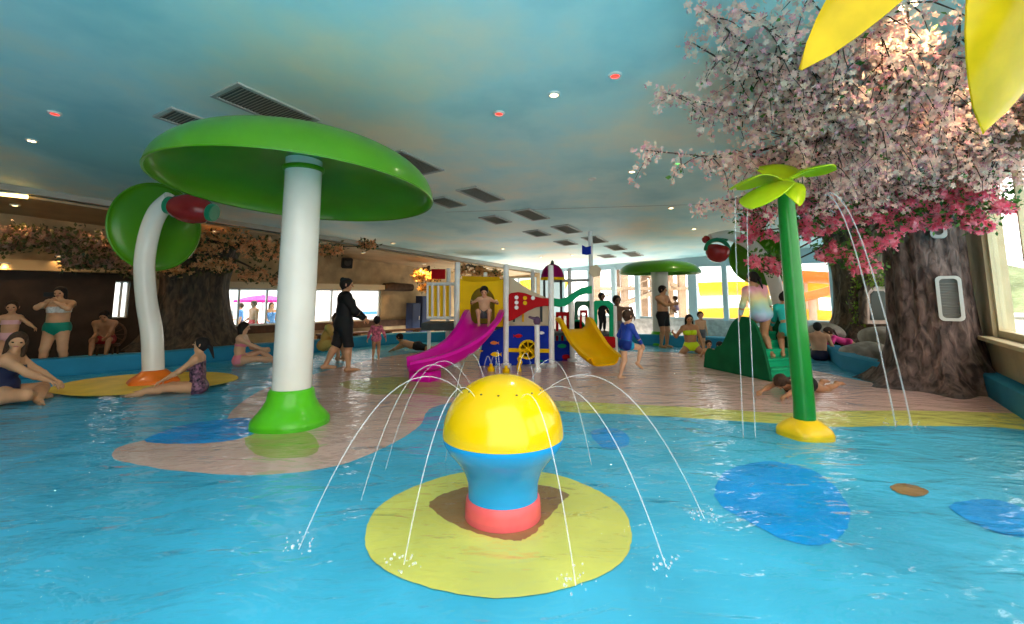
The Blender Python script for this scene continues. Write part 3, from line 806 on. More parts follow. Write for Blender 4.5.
for k, a in enumerate([200, 168, 228, 140, 115, 92, 68, 45, 350, 318, 290]):
    a = rad(a + 4); u = Vector((cos(a), sin(a), 0)); st = Vector((BX, BY, .77)) + u * .29
    sp_ = [1.62, 1.15, 1.0, 1.5, 1.2, 1.1, 1.2, 1.35, 1.75, 1.5, 1.25][k]
    pts = arc(st, u * sp_ + Vector((0, 0, [1.55, 1.75, 1.2, 1.7, 1.9, 2, 1.9, 1.7, 1.45, 1.2, .9][k])), 0)
    j = MB().tube(pts, [.0022 + .0016 * i / 18 for i in range(19)], 6).build('water_jet', jet_mat, t)
    if k in (0, 2, 8, 9, 10): splash('splash', pts[-1], .10, 22, j, k)

# --- mushroom fountains
def mushroom(loc, r_pole, r_cap, z_rim, z_top, label, base_r, tilt=(0, 0), dome_pow=.8):
    x, y = loc; t = thing('mushroom_fountain', (x, y, 0), label, 'fountain')
    MB().lathe([(base_r, FLOOR_Z), (base_r, .0), (base_r * .985, .03), (base_r * .86, .09), (base_r * .72, .16), (base_r * .62, .24), (r_pole * 1.16, .33), (r_pole * 1.06, .355), (r_pole * .9, .36)], (x, y, 0), 56,
               lobes=lambda a, z: 1 + (.02 * sin(5 * a) if z < .1 else 0)).build('base', mat('green_base_paint', (.09, .50, .012), .3, coat=.4, noise=(5, .08)), t)
    MB().lathe([(r_pole, .30), (r_pole, .8), (r_pole * .985, z_rim + .12), (r_pole * .985, z_top - .12)], (x, y, 0), 48).build('pole', white_gloss, t)
    M = Matrix.Rotation(rad(tilt[0]), 3, 'Y') @ Matrix.Rotation(rad(tilt[1]), 3, 'X')
    hh = z_top - z_rim; pr = []
    for i in range(15):
        a = i / 14 * pi / 2; pr.append((r_cap * cos(a) ** dome_pow, hh * sin(a)))
    pr[-1] = (0, hh)
    inner = [(0, hh * .62)] + [(r_cap * .985 * sin(i / 10 * pi / 2) ** dome_pow, hh * .62 * cos(i / 10 * pi / 2)) for i in range(1, 11)]
    prof = inner + [(r_cap * .985, -.015), (r_cap * 1.0, -.02), (r_cap * 1.004, -.005)] + pr
    c = MB().lathe(prof, (x, y, z_rim), 72, M).build('cap', green_gloss, t)
    MB().lathe([(r_pole * 1.0, z_rim + hh * .40), (r_pole * 1.12, z_rim + hh * .42), (r_pole * 1.12, z_rim + hh * .48), (r_pole, z_rim + hh * .5)], (x, y, 0), 40).build('collar', green_gloss, t)
    return t
m1 = fl(290, 420)
mushroom((m1.x, m1.y), .212, 1.56, 2.66, 3.29, 'large green mushroom fountain with thick white pole and flared green base', .42, (2.0, -3.2), .80)
m2 = fl(662, 343)
mushroom((m2.x, m2.y), .26, 1.22, 2.12, 2.50, 'small far mushroom fountain with green cap and pale pole by the windows', .52, (0, 0), .62)

# --- bent stems carrying a leaf dish and a red fruit bucket
red_g = mat('cherry_red_fibreglass', (.28, .015, .015), .25, coat=.5, noise=(4, .15))
green_c = mat('dark_green_collar', (.01, .22, .10), .35)
def bent_fountain(label, path, radii, base_m, base_r, leaf, extras):
    b0 = Vector(path[0]); t = thing('fruit_fountain', (b0.x, b0.y, 0), label, 'fountain')
    S = spline(path, 8); rr = np.interp(np.linspace(0, 1, len(S)), np.linspace(0, 1, len(radii)), radii)
    MB().tube(S, list(rr), 28).build('stem', white_gloss, t)
    MB().lathe([(base_r, FLOOR_Z), (base_r, .02), (base_r * .9, .07), (base_r * .66, .13), (radii[0] * 1.12, .19), (radii[0] * 1.0, .2)], (b0.x, b0.y, 0), 40, lobes=lambda a, z: 1 + (.05 * sin(6 * a) if z < .1 else 0)).build('base', base_m, t)
    c, n_, r, dep = leaf
    q = Vector(n_).normalized().to_track_quat('Z', 'Y').to_matrix()
    pr = [(0, -dep)] + [(r * sin(i / 10 * pi / 2), -dep * cos(i / 10 * pi / 2)) for i in range(1, 11)]
    pr = pr + [(r * 1.0, .02), (r * .97, .01)] + [(r * .97 * sin(i / 10 * pi / 2), -dep * .9 * cos(i / 10 * pi / 2) + .01) for i in range(9, 0, -1)] + [(0, -dep * .9)]
    MB().lathe(pr, c, 56, q).build('leaf_dish', green_gloss, t)
    extras(t); return t
orange_b = mat('orange_base_paint', (.85, .17, .012), .3, coat=.4, noise=(5, .1))
Y1 = 8.0
LP = [at(154, 378, Y1), at(152, 335, Y1), at(146.5, 300, Y1), at(144.5, 265, Y1), at(149, 235, Y1), at(158, 212, Y1 - .05), at(172, 199, Y1 - .1)]
LP[0].z = 0.0
def ex1(t):
    c = at(191, 209, Y1 - .22); a = (at(214, 213, Y1 - .22) - at(168, 205, Y1 - .2)).normalized()
    q = a.to_track_quat('Z', 'Y').to_matrix()
    f = MB().lathe([(0, -.36), (.12, -.35), (.19, -.26), (.24, -.1), (.245, 0), (.24, .1), (.19, .26), (.12, .35), (0, .36)], c, 36, q).build('fruit_bucket', red_g, t)
    for s in (-1, 1): MB().lathe([(.13, -.05), (.15, -.03), (.15, .03), (.13, .05)], c + a * s * .37, 28, q).build('collar', green_c, f)
bent_fountain('tall bent white stem with round green dish and red fruit, orange foot, at left', LP, [.155, .155, .15, .15, .15, .148, .145], orange_b, .36,
              (at(154, 227, Y1 + .42), (.10, -.93, -.18), .80, .22), ex1)
Y2 = 10.2
RP = [at(783, 362, Y2 + .2), at(783, 330, Y2 + .2), at(779, 300, Y2 + .15), at(770, 270, Y2), at(757, 251, Y2), at(745, 241, Y2 - .1), at(728, 235.5, Y2 - .15), at(710, 238, Y2 - .2)]
RP[0].z = 0
def ex2(t):
    MB().ball(at(706, 239.5, Y2 - .2), .085, 24, 14).build('fruit_tip', red_g, t)
    c = at(717.5, 252, Y2 - .3)
    b = MB().lathe([(0, -.22), (.09, -.21), (.18, -.155), (.235, -.055), (.245, .03), (.235, .09), (.19, .13), (.17, .11), (.13, .08), (0, .08)], c, 36, Matrix.Rotation(rad(12), 3, 'Y')).build('fruit_bucket', red_g, t)
    MB().tube([c + Vector((.245 * cos(a), 0, .03 + .23 * sin(a))) for a in [rad(x) for x in range(0, 181, 12)]], .045, 12).build('handle', green_c, b)
    MB().tube([at(727, 240, Y2 - .2), c + Vector((0, 0, .28))], .03, 10).build('hanger', green_c, b)
bent_fountain('far bent white stem with red fruit bucket and green dishes behind the pink blossoms', RP, [.15, .15, .15, .145, .14, .13, .11, .09], white_gloss, .3,
              (at(762, 258, Y2 + .3), (-.45, -.75, -.45), .68, .2), ex2)

# --- flower fountains
leaf_y = mat('lime_petal', (.62, .80, .02), .3, trans=.4, noise=(3, .12))
pole_g = mat('green_pole_paint', (.012, .23, .03), .28, coat=.5, noise=(4, .08))
yel_base = mat('yellow_base_paint', (.85, .55, .01), .35, coat=.3, noise=(5, .1))
def petal(c, tip, width, sag, m, parent, thick=.012, belly=.45, upv=(0, 0, 1)):
    c, tip = Vector(c), Vector(tip); d = tip - c; up = Vector(upv); side = d.cross(up).normalized(); nn = side.cross(d).normalized()
    rows = []
    for i in range(15):
        u = i / 14; w = width * (sin(pi * min(1, u ** (.85 / (1.2 - belly)) )) ** .75 if 0 < u < 1 else 0) + .012 * (1 - u) + .001
        p = c + d * u + nn * (sag * 4 * u * (1 - u)); row = []
        for j in range(7):
            v = (j - 3) / 3; row.append(p + side * w * v - nn * (.16 * w * (v * v)) + nn * .01 * sin(9 * u) * v)
        rows.append(row)
    return MB().sheet(rows, thick).build('petal', m, parent)
gf = fl(805, 431)
t = thing('flower_fountain', (gf.x, gf.y, 0), 'green flower fountain pole with lime petals and a yellow foot', 'fountain')
gtop = at(784.5, 183, gf.y - .02)
MB().tube([(gf.x, gf.y, FLOOR_Z), (gf.x + .01, gf.y, .3), tuple(Vector((gf.x, gf.y, .6)).lerp(gtop, .3)), tuple(Vector((gf.x, gf.y, .6)).lerp(gtop, .7)), tuple(gtop)], [.105, .103, .10, .092, .08], 32).build('pole', pole_g, t)
MB().lathe([(.26, FLOOR_Z), (.26, .0), (.245, .04), (.19, .085), (.13, .12), (.118, .125)], (gf.x, gf.y, 0), 40, lobes=lambda a, z: 1 + .05 * sin(5 * a)).build('base', yel_base, t)
MB().lathe([(0, -.05), (.085, -.04), (.10, 0), (.07, .04), (0, .06)], gtop, 28).build('hub', leaf_y, t)
for px, py, dy, w in [(729, 189, .10, .30), (751, 209, -.40, .26), (768, 166, .45, .22), (800, 206, -.50, .10), (836, 170, -.10, .28), (818, 172, .4, .2)]:
    petal(gtop + Vector((0, 0, .02)), at(px, py, gf.y + dy), w, .09, leaf_y, t)
for px, py, lx, ly in [(736, 196, 728, 330), (748, 211, 739, 345)]:
    p0 = at(px, py, gf.y - .2); e = at(lx, ly + 90, gf.y - .2)
    pts = arc(p0, Vector((-.12, -.05, .1)), 0)
    MB().tube(pts, .005, 6).build('water_jet', jet_mat, t)
for k, (px, py) in enumerate([(824, 195), (827, 193)]):
    pts = arc(at(px, py, gf.y - .1), Vector((1.0 + .18 * k, .35, .35)), 0)
    j = MB().tube(pts, [.005 + .004 * i / 18 for i in range(19)], 6).build('water_jet', jet_mat, t)
    splash('splash', pts[-1], .16, 30, j, 60 + k)

amber = mat('amber_petal', (.85, .62, .01), .22, trans=.45, noise=(4, .12))
fc = Vector((2.75, 2.0, 3.95))
t = thing('flower_fountain', (fc.x, fc.y, 0), 'tall yellow flower fountain whose two drooping petals hang in at top right', 'fountain')
MB().tube([(fc.x, fc.y, FLOOR_Z), (fc.x, fc.y, 1.5), tuple(fc)], [.11, .10, .085], 24).build('pole', pole_g, t)
MB().lathe([(.26, FLOOR_Z), (.26, .0), (.19, .085), (.12, .125)], (fc.x, fc.y, 0), 32).build('base', yel_base, t)
MB().lathe([(0, -.05), (.085, -.04), (.10, 0), (.07, .04), (0, .06)], fc, 28).build('hub', amber, t)
petal(fc, at(801, 70, 2.45), .20, .10, amber, t, upv=(-.4, -.8, .3))
petal(fc, at(984, 133, 2.55), .38, .10, amber, t, upv=(.2, -.9, .3))
petal(fc, fc + Vector((.5, .5, -1.1)), .2, .16, amber, t)
petal(fc, fc + Vector((-.1, -.9, -.9)), .22, .16, amber, t)

# ================================================================ PLAY STRUCTURE
Y0 = 10.0
ps = thing('play_structure', (at(520, 330, Y0).x, Y0, 0), 'colourful water play structure with magenta and yellow slides, panels and white posts', 'play structure')
mag = mat('magenta_plastic', (.62, .004, .32), .35, spec=.14, noise=(3, .06))
yel = mat('yellow_plastic', (.84, .50, .0), .5, spec=.1, noise=(3, .05))
yel_s = mat('golden_plastic', (.80, .42, .0), .4, spec=.12, noise=(3, .06))
blu = mat('blue_plastic', (.004, .025, .33), .5, spec=.08, noise=(3, .1))
redp = mat('red_plastic', (.42, .004, .008), .5, spec=.08, noise=(3, .08))
grn = mat('emerald_plastic', (.004, .36, .16), .5, spec=.1, noise=(3, .06))
drk = mat('dark_deck', (.05, .06, .06), .6, noise=(6, .2))
bei = mat('beige_plastic', (.62, .52, .36), .45, noise=(3, .08))
wht = mat('white_plastic', (.80, .80, .80), .35, noise=(4, .03))
org = mat('orange_plastic', (.85, .22, .02), .35, noise=(3, .05))
def pan(name, pts, Y, th, m, parent=None, bevel=.012):
    return MB().prism([at(x, y, Y) for x, y in pts], (0, th, 0)).build(name, m, parent or ps, smooth=False, bevel=bevel)
def post(px, ptop, Y, r=.055, name='post', m=None):
    b = at(px, 340, Y); tp = at(px, ptop, Y); tp.x = b.x
    o = MB().lathe([(r, FLOOR_Z), (r, tp.z - .03), (r * .9, tp.z - .008), (0, tp.z)], (b.x, Y, 0), 20).build(name, m or steel, ps)
    MB().lathe([(r * 1.9, FLOOR_Z), (r * 1.9, .015), (r * 1.1, .03)], (b.x, Y, 0), 20).build('post_foot', steel, o)
    return o
for px, tp, Y in [(456.5, 262, 10.05), (506, 264, 10.0), (551.5, 265, 10.0), (592.5, 231, 11.0), (447.5, 268, 11.5), (485, 272, 11.5), (533, 270, 11.6), (570.5, 268, 11.8), (572, 300, 10.8), (615.5, 306, 11.2)]:
    post(px, tp, Y, .058 if Y < 11 else .05)
# tower panel with arch, built as an outline with the opening cut from below
arch = [(470.5, 330)] + [(470.5 + 12 - 12 * cos(rad(a)), 302 - 14 * sin(rad(a))) for a in range(0, 181, 15)] + [(494.5, 330)]
pan('tower_panel', [(459, 330), (459, 277), (463, 280), (472, 282), (484, 282), (496, 281), (503, 279), (506, 278), (506, 330)] + arch[::-1], Y0 + .04, .05, yel)
pan('tower_back_panel', [(462, 300), (462, 276), (500, 277), (500, 300)], Y0 + 1.35, .05, yel)
pan('tower_side_panel', [(466, 325), (466, 287), (497, 287), (497, 325)], Y0 + 1.30, .03, mat('ochre_plastic', (.45, .27, .02), .5, noise=(3, .1)))
MB().box((at(482, 330, Y0 + .75).x, Y0 + .72, .74), (1.15, 1.4, .07)).build('platform', drk, ps, smooth=False)
# magenta slide: a channel swept down and to the left
def chute(name, path, hw, wall, m, th=.035, lip=.05):
    S = spline(path, 7); rows = []
    for i, p in enumerate(S):
        d = S[min(i + 1, len(S) - 1)] - S[max(i - 1, 0)]; d.z = 0; d.normalize(); sd = Vector((-d.y, d.x, 0)); up = Vector((0, 0, 1))
        u = i / (len(S) - 1); w = wall * (1 - .45 * u ** 3); prof = []
        for a, b in [(-1 - lip / hw, .92), (-1 - lip / hw, 1.0), (-1, 1.02), (-.96, .75), (-.86, .3), (-.62, .04), (-.3, 0), (0, 0), (.3, 0), (.62, .04), (.86, .3), (.96, .75), (1, 1.02), (1 + lip / hw, 1.0), (1 + lip / hw, .92)]:
            prof.append(p + sd * a * hw + up * b * w)
        rows.append(prof)
    return MB().sheet(rows, th).build(name, m, ps, angle=55)
chute('slide', [(-.58, 10.0, .80), (-.60, 9.65, .74), (-.68, 9.30, .58), (-.88, 8.95, .36), (-1.18, 8.66, .20), (-1.50, 8.46, .13), (-1.80, 8.36, .12)], .34, .30, mag)
MB().box((-1.52, 8.46, .01), (.42, .42, .22), rad(-20)).build('slide_foot', mag, ps, bevel=.03)
# yellow slide
sl = chute('slide', [(1.36, 10.55, .66), (1.40, 10.30, .60), (1.48, 10.0, .40), (1.58, 9.65, .20), (1.70, 9.35, .10), (1.78, 9.18, .09)], .33, .26, yel_s)
MB().box((1.36, 11.1, .58), (1.05, 1.1, .07)).build('platform', drk, ps, smooth=False)
# blue sea panel with wheel and fish
bp = pan('sea_panel', [(478, 366), (484, 335), (506, 326), (550, 326), (550, 363), (506, 366)], Y0 - .0, .05, blu)
pan('panel_rail', [(507, 348), (550, 349), (550, 353), (507, 352)], Y0 - .03, .04, yel, bp, .004)
wc = at(528, 349.5, Y0 - .04); MB().lathe([(.155, -.03), (.20, -.03), (.20, .03), (.155, .03), (.155, -.03)], wc, 36, Matrix.Rotation(pi / 2, 3, 'X')).build('wheel', yel, bp)
mw = MB()
for a in range(0, 180, 45): mw.tube([wc + Vector((.18 * cos(rad(a)), 0, .18 * sin(rad(a)))), wc - Vector((.18 * cos(rad(a)), 0, .18 * sin(rad(a))))], .014, 8)
mw.build('wheel_spokes', yel, bp)
def fish(px, py, L, m, flip=1):
    c = at(px, py, Y0 - .03); o = [(-.5, .0), (-.3, .16), (-.05, .22), (.2, .14), (.32, .04), (.5, .18), (.46, 0), (.5, -.18), (.32, -.04), (.2, -.14), (0, -.2), (-.3, -.14)]
    MB().prism([c + Vector((flip * x * L, 0, z * L)) for x, z in o], (0, .03, 0)).build('fish', m, bp, smooth=False, bevel=.004)
fish(494.5, 343, .19, org); fish(496, 354.5, .24, yel, 1); fish(518, 336, .20, redp, -1); fish(541, 333, .16, wht, -1); fish(540, 361, .12, grn); fish(481, 351, .08, yel)
sq_m = mat('squirter_dark', (.10, .05, .10), .4)
bb = pan('sea_panel', [(553, 362), (553, 341), (575, 341), (575, 362)], 10.9, .05, blu); 
c = at(562, 346, 10.87); MB().ball(c, (.10, .02, .05), 14, 8).build('fish', grn, bb); c = at(566, 357, 10.87); MB().ball(c, (.09, .02, .06), 14, 8).build('fish', redp, bb)
# beige wall with slots, red wave, green wave
pan('screen_panel', [(508, 326), (508, 276), (514, 279), (522, 285), (532, 291), (545, 297), (551, 299), (551, 326)], Y0 + .35, .04, bei)
for a, b, m_ in [((522, 300), (524, 322), yel_s), ((540, 303), (542.5, 322), drk), ((513, 315), (515, 322), drk)]:
    pan('screen_slot', [a, (b[0], a[1]), b, (a[0], b[1])], Y0 + .32, .03, m_, None, .003)
wv = pan('wave_panel', [(507, 296), (511, 293), (518, 292), (525, 293), (533, 296), (542, 298), (551, 298.5), (551, 306), (544, 306), (536, 307.5), (528, 311), (520, 316), (513, 320), (507, 322)], Y0 - .02, .05, redp)
for px, py, m_ in [(516.5, 297.5, wht), (516.5, 302.5, wht), (516.5, 307.5, wht), (525, 298, yel), (525, 303, yel), (533, 298, wht)]:
    MB().lathe([(.042, -.015), (.042, .02), (0, .02)], at(px, py, Y0 - .03), 16, Matrix.Rotation(pi / 2, 3, 'X')).build('button', m_, wv)
pan('wave_panel', [(553, 298), (560, 299), (567, 297), (574, 292), (581, 288), (592, 285.5), (592, 293.5), (585, 294), (579, 296), (573, 301), (566, 306), (559, 307), (553, 306)], 10.7, .05, grn)
# purple dome roof on dark posts
dc = at(552.5, 277.5, 11.3)
rf = MB().lathe([(.0, .32), (.07, .315), (.16, .27), (.23, .18), (.268, .07), (.275, 0), (.25, .0), (.2, .17), (0, .27)], dc, 36).build('roof', mat('purple_plastic', (.24, .005, .085), .45, spec=.1), ps)
MB().lathe([(0, .42), (.03, .40), (.045, .35), (.05, .31), (0, .31)], dc, 16).build('finial', drk, rf)
MB().lathe([(.25, -.06), (.285, -.06), (.285, 0), (.25, 0)], dc, 36).build('roof_band', yel, rf)
for dx in (-.2, .0, .2): MB().tube([dc + Vector((dx, .12 if dx == 0 else 0, -.9)), dc + Vector((dx, .12 if dx == 0 else 0, 0))], .03, 10).build('roof_post', drk, ps)
MB().tube([at(553, 281, 11.6), at(590, 280, 11.6)], .035, 10).build('crossbar', mat('grey_pipe', (.35, .36, .36), .4), ps)
# flag and plaque on the tall post
pan('flag', [(582, 245), (586, 247), (591, 246), (591, 254), (587, 255), (582, 254)], 10.95, .015, blu, None, 0)
MB().lathe([(0, -.02), (.12, -.02), (.14, -.01), (.14, .02), (0, .03)], at(595, 271, 10.9), 24, Matrix.Rotation(pi / 2, 3, 'X'), lobes=lambda a, z: 1 + .08 * sin(6 * a)).build('plaque', bei, ps)
# green arches and red box of the small house
def arch_panel(x0, x1, y0, y1, ox0, ox1, oy, Y, m):
    r = (ox1 - ox0) / 2; cxx = (ox0 + ox1) / 2
    hole = [(ox0, y1)] + [(cxx - r * cos(rad(a)), oy + r - r * 1.1 * sin(rad(a))) for a in range(0, 181, 15)] + [(ox1, y1)]
    pan('arch_panel', [(x0, y1), (x0, y0 + 2), (x0 + 2, y0), (x1 - 4, y0), (x1, y0 + 4), (x1, y1)] + hole[::-1], Y, .06, m)
arch_panel(574.5, 594, 301, 338, 578, 589.5, 306, 11.7, mat('dark_green_plastic', (.01, .15, .07), .35))
arch_panel(593.5, 613.5, 300.5, 338, 597.5, 609.5, 306, 11.15, grn)
c = at(605, 342.5, 11.1); MB().box((c.x, 11.35, c.z), (.50, .5, .26)).build('red_box', redp, ps, smooth=False, bevel=.03)
pan('red_grille', [(580, 332), (580, 310), (587.5, 310), (587.5, 332), (585.5, 332), (585.5, 313), (582, 313), (582, 332)], 11.3, .05, redp, None, .006)
pan('red_grille', [(556, 341), (556, 312), (569, 312), (569, 341), (566.5, 341), (566.5, 316), (563.7, 316), (563.7, 341), (561.2, 341), (561.2, 316), (558.5, 316), (558.5, 341)], 11.0, .05, redp, None, .006)
MB().box((at(590, 338, 11.5).x, 11.75, .50), (1.1, 1.1, .07)).build('platform', drk, ps, smooth=False)
mr = MB().lathe([(.16, -.03), (.2, -.03), (.2, .03), (.16, .03), (.16, -.03)], at(577, 328, 11.4), 28, Matrix.Rotation(pi / 2, 3, 'X')).build('ring', grn, ps)
# railing with yellow slats on the left
rl = MB()
for py in (284, 318): rl.tube([at(427, py, 10.5), at(455, py, 10.5)], .035, 10)
for px in (427.5, 432, 438, 444, 450, 455): rl.tube([at(px, 284, 10.5), at(px, 318, 10.5)], .022, 8)
rr_ = rl.build('railing', wht, ps)
for px in (430, 435.5, 441.5, 447.5): pan('slat', [(px - 1.6, 317), (px - 1.6, 285), (px + 1.6, 285), (px + 1.6, 317)], 10.56, .03, yel, rr_, .004)
c = at(441, 325, 10.9); MB().box((c.x, 11.0, c.z - .02), (.75, 1.0, .16)).build('platform', drk, ps, smooth=False)
for px in (429, 452): post(px, 326, 10.6, .04)
MB().box((at(438, 276, 11.4).x, 11.45, at(438, 274, 11.4).z), (.34, .05, .24)).build('red_panel', redp, ps, smooth=False, bevel=.01)
# small nozzles standing in the water
sp_post = thing('water_squirter', (at(537, 345, 9.35).x, 9.35, 0), 'short white squirter post with dark swivel head before the blue panel', 'water squirter')
c = at(537, 322, 9.35); x = c.x
MB().lathe([(.075, FLOOR_Z), (.075, .02), (.05, .04), (.05, c.z - .1), (.06, c.z - .06), (0, c.z - .03)], (x, 9.35, 0), 20).build('post', steel, sp_post)
h_ = MB().ball((x, 9.35, c.z + .02), (.075, .065, .09), 16, 10).build('head', sq_m, sp_post); MB().tube([(x, 9.35, c.z + .05), (x - .16, 9.28, c.z + .10)], [.035, .022], 10).build('barrel', sq_m, h_)
sq = thing('spray_nozzle', (*fl(519.5, 369).xy, 0), 'small yellow seahorse-shaped spray nozzle before the blue panel', 'spray nozzle')
q = fl(519.5, 369)
MB().tube([(q.x, q.y, FLOOR_Z), (q.x - .02, q.y, .06), (q.x + .02, q.y, .13), (q.x - .01, q.y, .20), (q.x + .01, q.y - .02, .235), (q.x + .07, q.y - .03, .22)], [.05, .04, .045, .04, .045, .015], 12).build('body', yel, sq)
for (px, py), lab in zip([(491, 369), (506, 371)], ['floor spray nozzle left of the seahorse nozzle, splitting into two arcs', 'floor spray nozzle nearest the seahorse nozzle, low paired arcs']):
    q = fl(px, py); n_ = thing('spray_nozzle', (q.x, q.y, 0), lab, 'spray nozzle')
    MB().lathe([(.07, FLOOR_Z), (.07, .02), (.03, .06), (.03, .1), (0, .1)], (q.x, q.y, 0), 16).build('body', yel, n_)
    for s in (-1, 1): MB().tube(arc((q.x, q.y, .1), (s * .35, -.1, 1.7 if px < 500 else 1.1), 0), .008, 6).build('water_jet', jet_mat, n_)

# ================================================================ GREEN STAIR HILL
g1 = mat('hill_green', (.008, .12, .045), .6, noise=(3, .15), spec=.08)
g2 = mat('step_green', (.01, .42, .19), .35, noise=(3, .08))
p1, p2 = fl(770, 379), fl(703, 365)
dd = Vector((p2.x - p1.x, p2.y - p1.y, 0)); Lh = dd.length; dd.normalize(); wd = Vector((dd.y, -dd.x, 0))
if wd.x < 0: wd = -wd
hs_ = thing('climbing_hill', (p1.x, p1.y, 0), 'dark green hill-shaped climbing steps in the water at right', 'climbing hill')
outl = [(0, FLOOR_Z), (.02, .15), (.10, .55), (.20, .88), (.34, 1.02), (.52, 1.02), (.68, .88), (.82, .62), (.92, .46), (1.02, .42), (1.10, .34), (1.22, .36), (1.30, .26), (1.36, FLOOR_Z)]
sc_ = Lh / 1.36
for k, off in ((0, 0.0), (1, .80)):
    S = [p1 + dd * (x * sc_) + wd * off + Vector((0, 0, z)) for x, z in outl]
    S2 = spline(S[1:-1], 4)
    MB().prism([S[0]] + S2 + [S[-1]], wd * .06).build('side_panel', g1, hs_, smooth=False, bevel=.012)
for i in range(5):
    c = p1 + dd * (.10 + .15 * i) + wd * .43; zt = .17 + .145 * i
    M_ = Matrix((dd, wd, Vector((0, 0, 1)))).transposed()
    st = MB().box((c.x, c.y, zt - .02), (.20, .74, .045), M=M_); st.box((c.x - dd.x * .07, c.y - dd.y * .07, zt - .095), (.03, .74, .13), M=M_)
    st.build('step', g2, hs_, smooth=False, bevel=.008)
c = p1 + dd * .80 + wd * .43; MB().box((c.x, c.y, .80), (.22, .74, .05), M=M_).build('platform', g2, hs_, smooth=False, bevel=.008)
# ================================================================ TREES
def rnd(a, b): return random.uniform(a, b)
def rvec(): 
    v = Vector((random.gauss(0, 1), random.gauss(0, 1), random.gauss(0, 1))); return v.normalized()
def rots(n):                               # random rotation matrices
    q = RNG.normal(size=(n, 4)); q /= np.linalg.norm(q, axis=1)[:, None]; w, x, y, z = q.T
    return np.stack([np.stack([1 - 2 * (y * y + z * z), 2 * (x * y - z * w), 2 * (x * z + y * w)], -1), np.stack([2 * (x * y + z * w), 1 - 2 * (x * x + z * z), 2 * (y * z - x * w)], -1), np.stack([2 * (x * z - y * w), 2 * (y * z + x * w), 1 - 2 * (x * x + y * y)], -1)], 1)
def flower_mesh(name, pts, size, m, parent, petals=5, cup=.35):
    base = [(0, 0, 0)]; quads = []
    for k in range(petals):
        a = 2 * pi * k / petals; w = pi / petals * .85; i = len(base)
        base += [(.62 * cos(a - w), .62 * sin(a - w), cup * .6), (cos(a) * 1.0, sin(a) * 1.0, cup), (.62 * cos(a + w), .62 * sin(a + w), cup * .6)]
        quads.append((0, i, i + 1, i + 2))
    B = np.array(base); Qb = np.array(quads); n = len(pts)
    s = size * RNG.uniform(.65, 1.25, n)
    V = np.einsum('nij,kj->nki', rots(n), B) * s[:, None, None] + np.array(pts)[:, None, :]
    Q = Qb[None] + (np.arange(n) * len(B))[:, None, None]
    return mesh_np(name, V.reshape(-1, 3), Q.reshape(-1, 4), m, parent)
def leaf_mesh(name, pts, size, m, parent):
    B = np.array([(0, 0, 0), (.28, .5, .08), (0, 1, 0), (-.28, .5, .08)]); n = len(pts); s = size * RNG.uniform(.6, 1.3, n)
    V = np.einsum('nij,kj->nki', rots(n), B) * s[:, None, None] + np.array(pts)[:, None, :]
    Q = np.array([[0, 1, 2, 3]])[None] + (np.arange(n) * 4)[:, None, None]
    return mesh_np(name, V.reshape(-1, 3), Q.reshape(-1, 4), m, parent)
def trunk_mesh(prof, c, lobes_n, amp, n=64, lean=None, seed=0, sect=None):
    rr = random.Random(seed); ph = [rr.uniform(0, 6.28) for _ in range(6)]
    zs = [p[1] for p in prof]; top = max(zs)
    def lob(a, z):
        f = 1 + amp * (.6 * sin(lobes_n * a + ph[0] + .8 * z) + .4 * sin((lobes_n + 4) * a + ph[1] - .5 * z) + .25 * sin((2 * lobes_n + 3) * a + ph[2] + 1.2 * z))
        k = max(0, 1 - z / .9); return f * (1 + k * k * amp * 2.2 * sin((lobes_n - 2) * a + ph[3]))
    mb = MB(); P = spline([(p[0], 0, p[1]) for p in prof], 6)
    mb.lathe([(max(p.x, .01), p.z) for p in P], c, n, lobes=lob)
    if lean:
        mb.v = [(x + lean[0] * (z / top) ** 1.3, y + lean[1] * (z / top) ** 1.3, z) for x, y, z in mb.v]
    return mb
def limb_path(a, b, rise, n=9, sag=0.0, jit=.06):
    a, b = Vector(a), Vector(b); L = (b - a).length; out = []
    for i in range(n + 1):
        u = i / n; p = a.lerp(b, u); p.z += rise * sin(pi * min(1, u * 1.25)) if u < .8 else rise * sin(pi) 
        if 0 < i < n: p += Vector((rnd(-1, 1), rnd(-1, 1), rnd(-.6, .6))) * jit
        p.z = min(p.z, zc(p.x, p.y) - .08); out.append(p)
    return spline(out, 3)
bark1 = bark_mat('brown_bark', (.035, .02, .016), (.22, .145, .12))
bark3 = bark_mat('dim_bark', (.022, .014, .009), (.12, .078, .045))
bark2 = bark_mat('mid_brown_bark', (.05, .032, .02), (.19, .125, .075))  # mid-brown bark of the rear right trunk
twig_m = mat('dark_twig', (.075, .042, .03), .7)
leafg = petal_mat('green_leaf', (.02, .10, .01), (.12, .26, .04), .3)

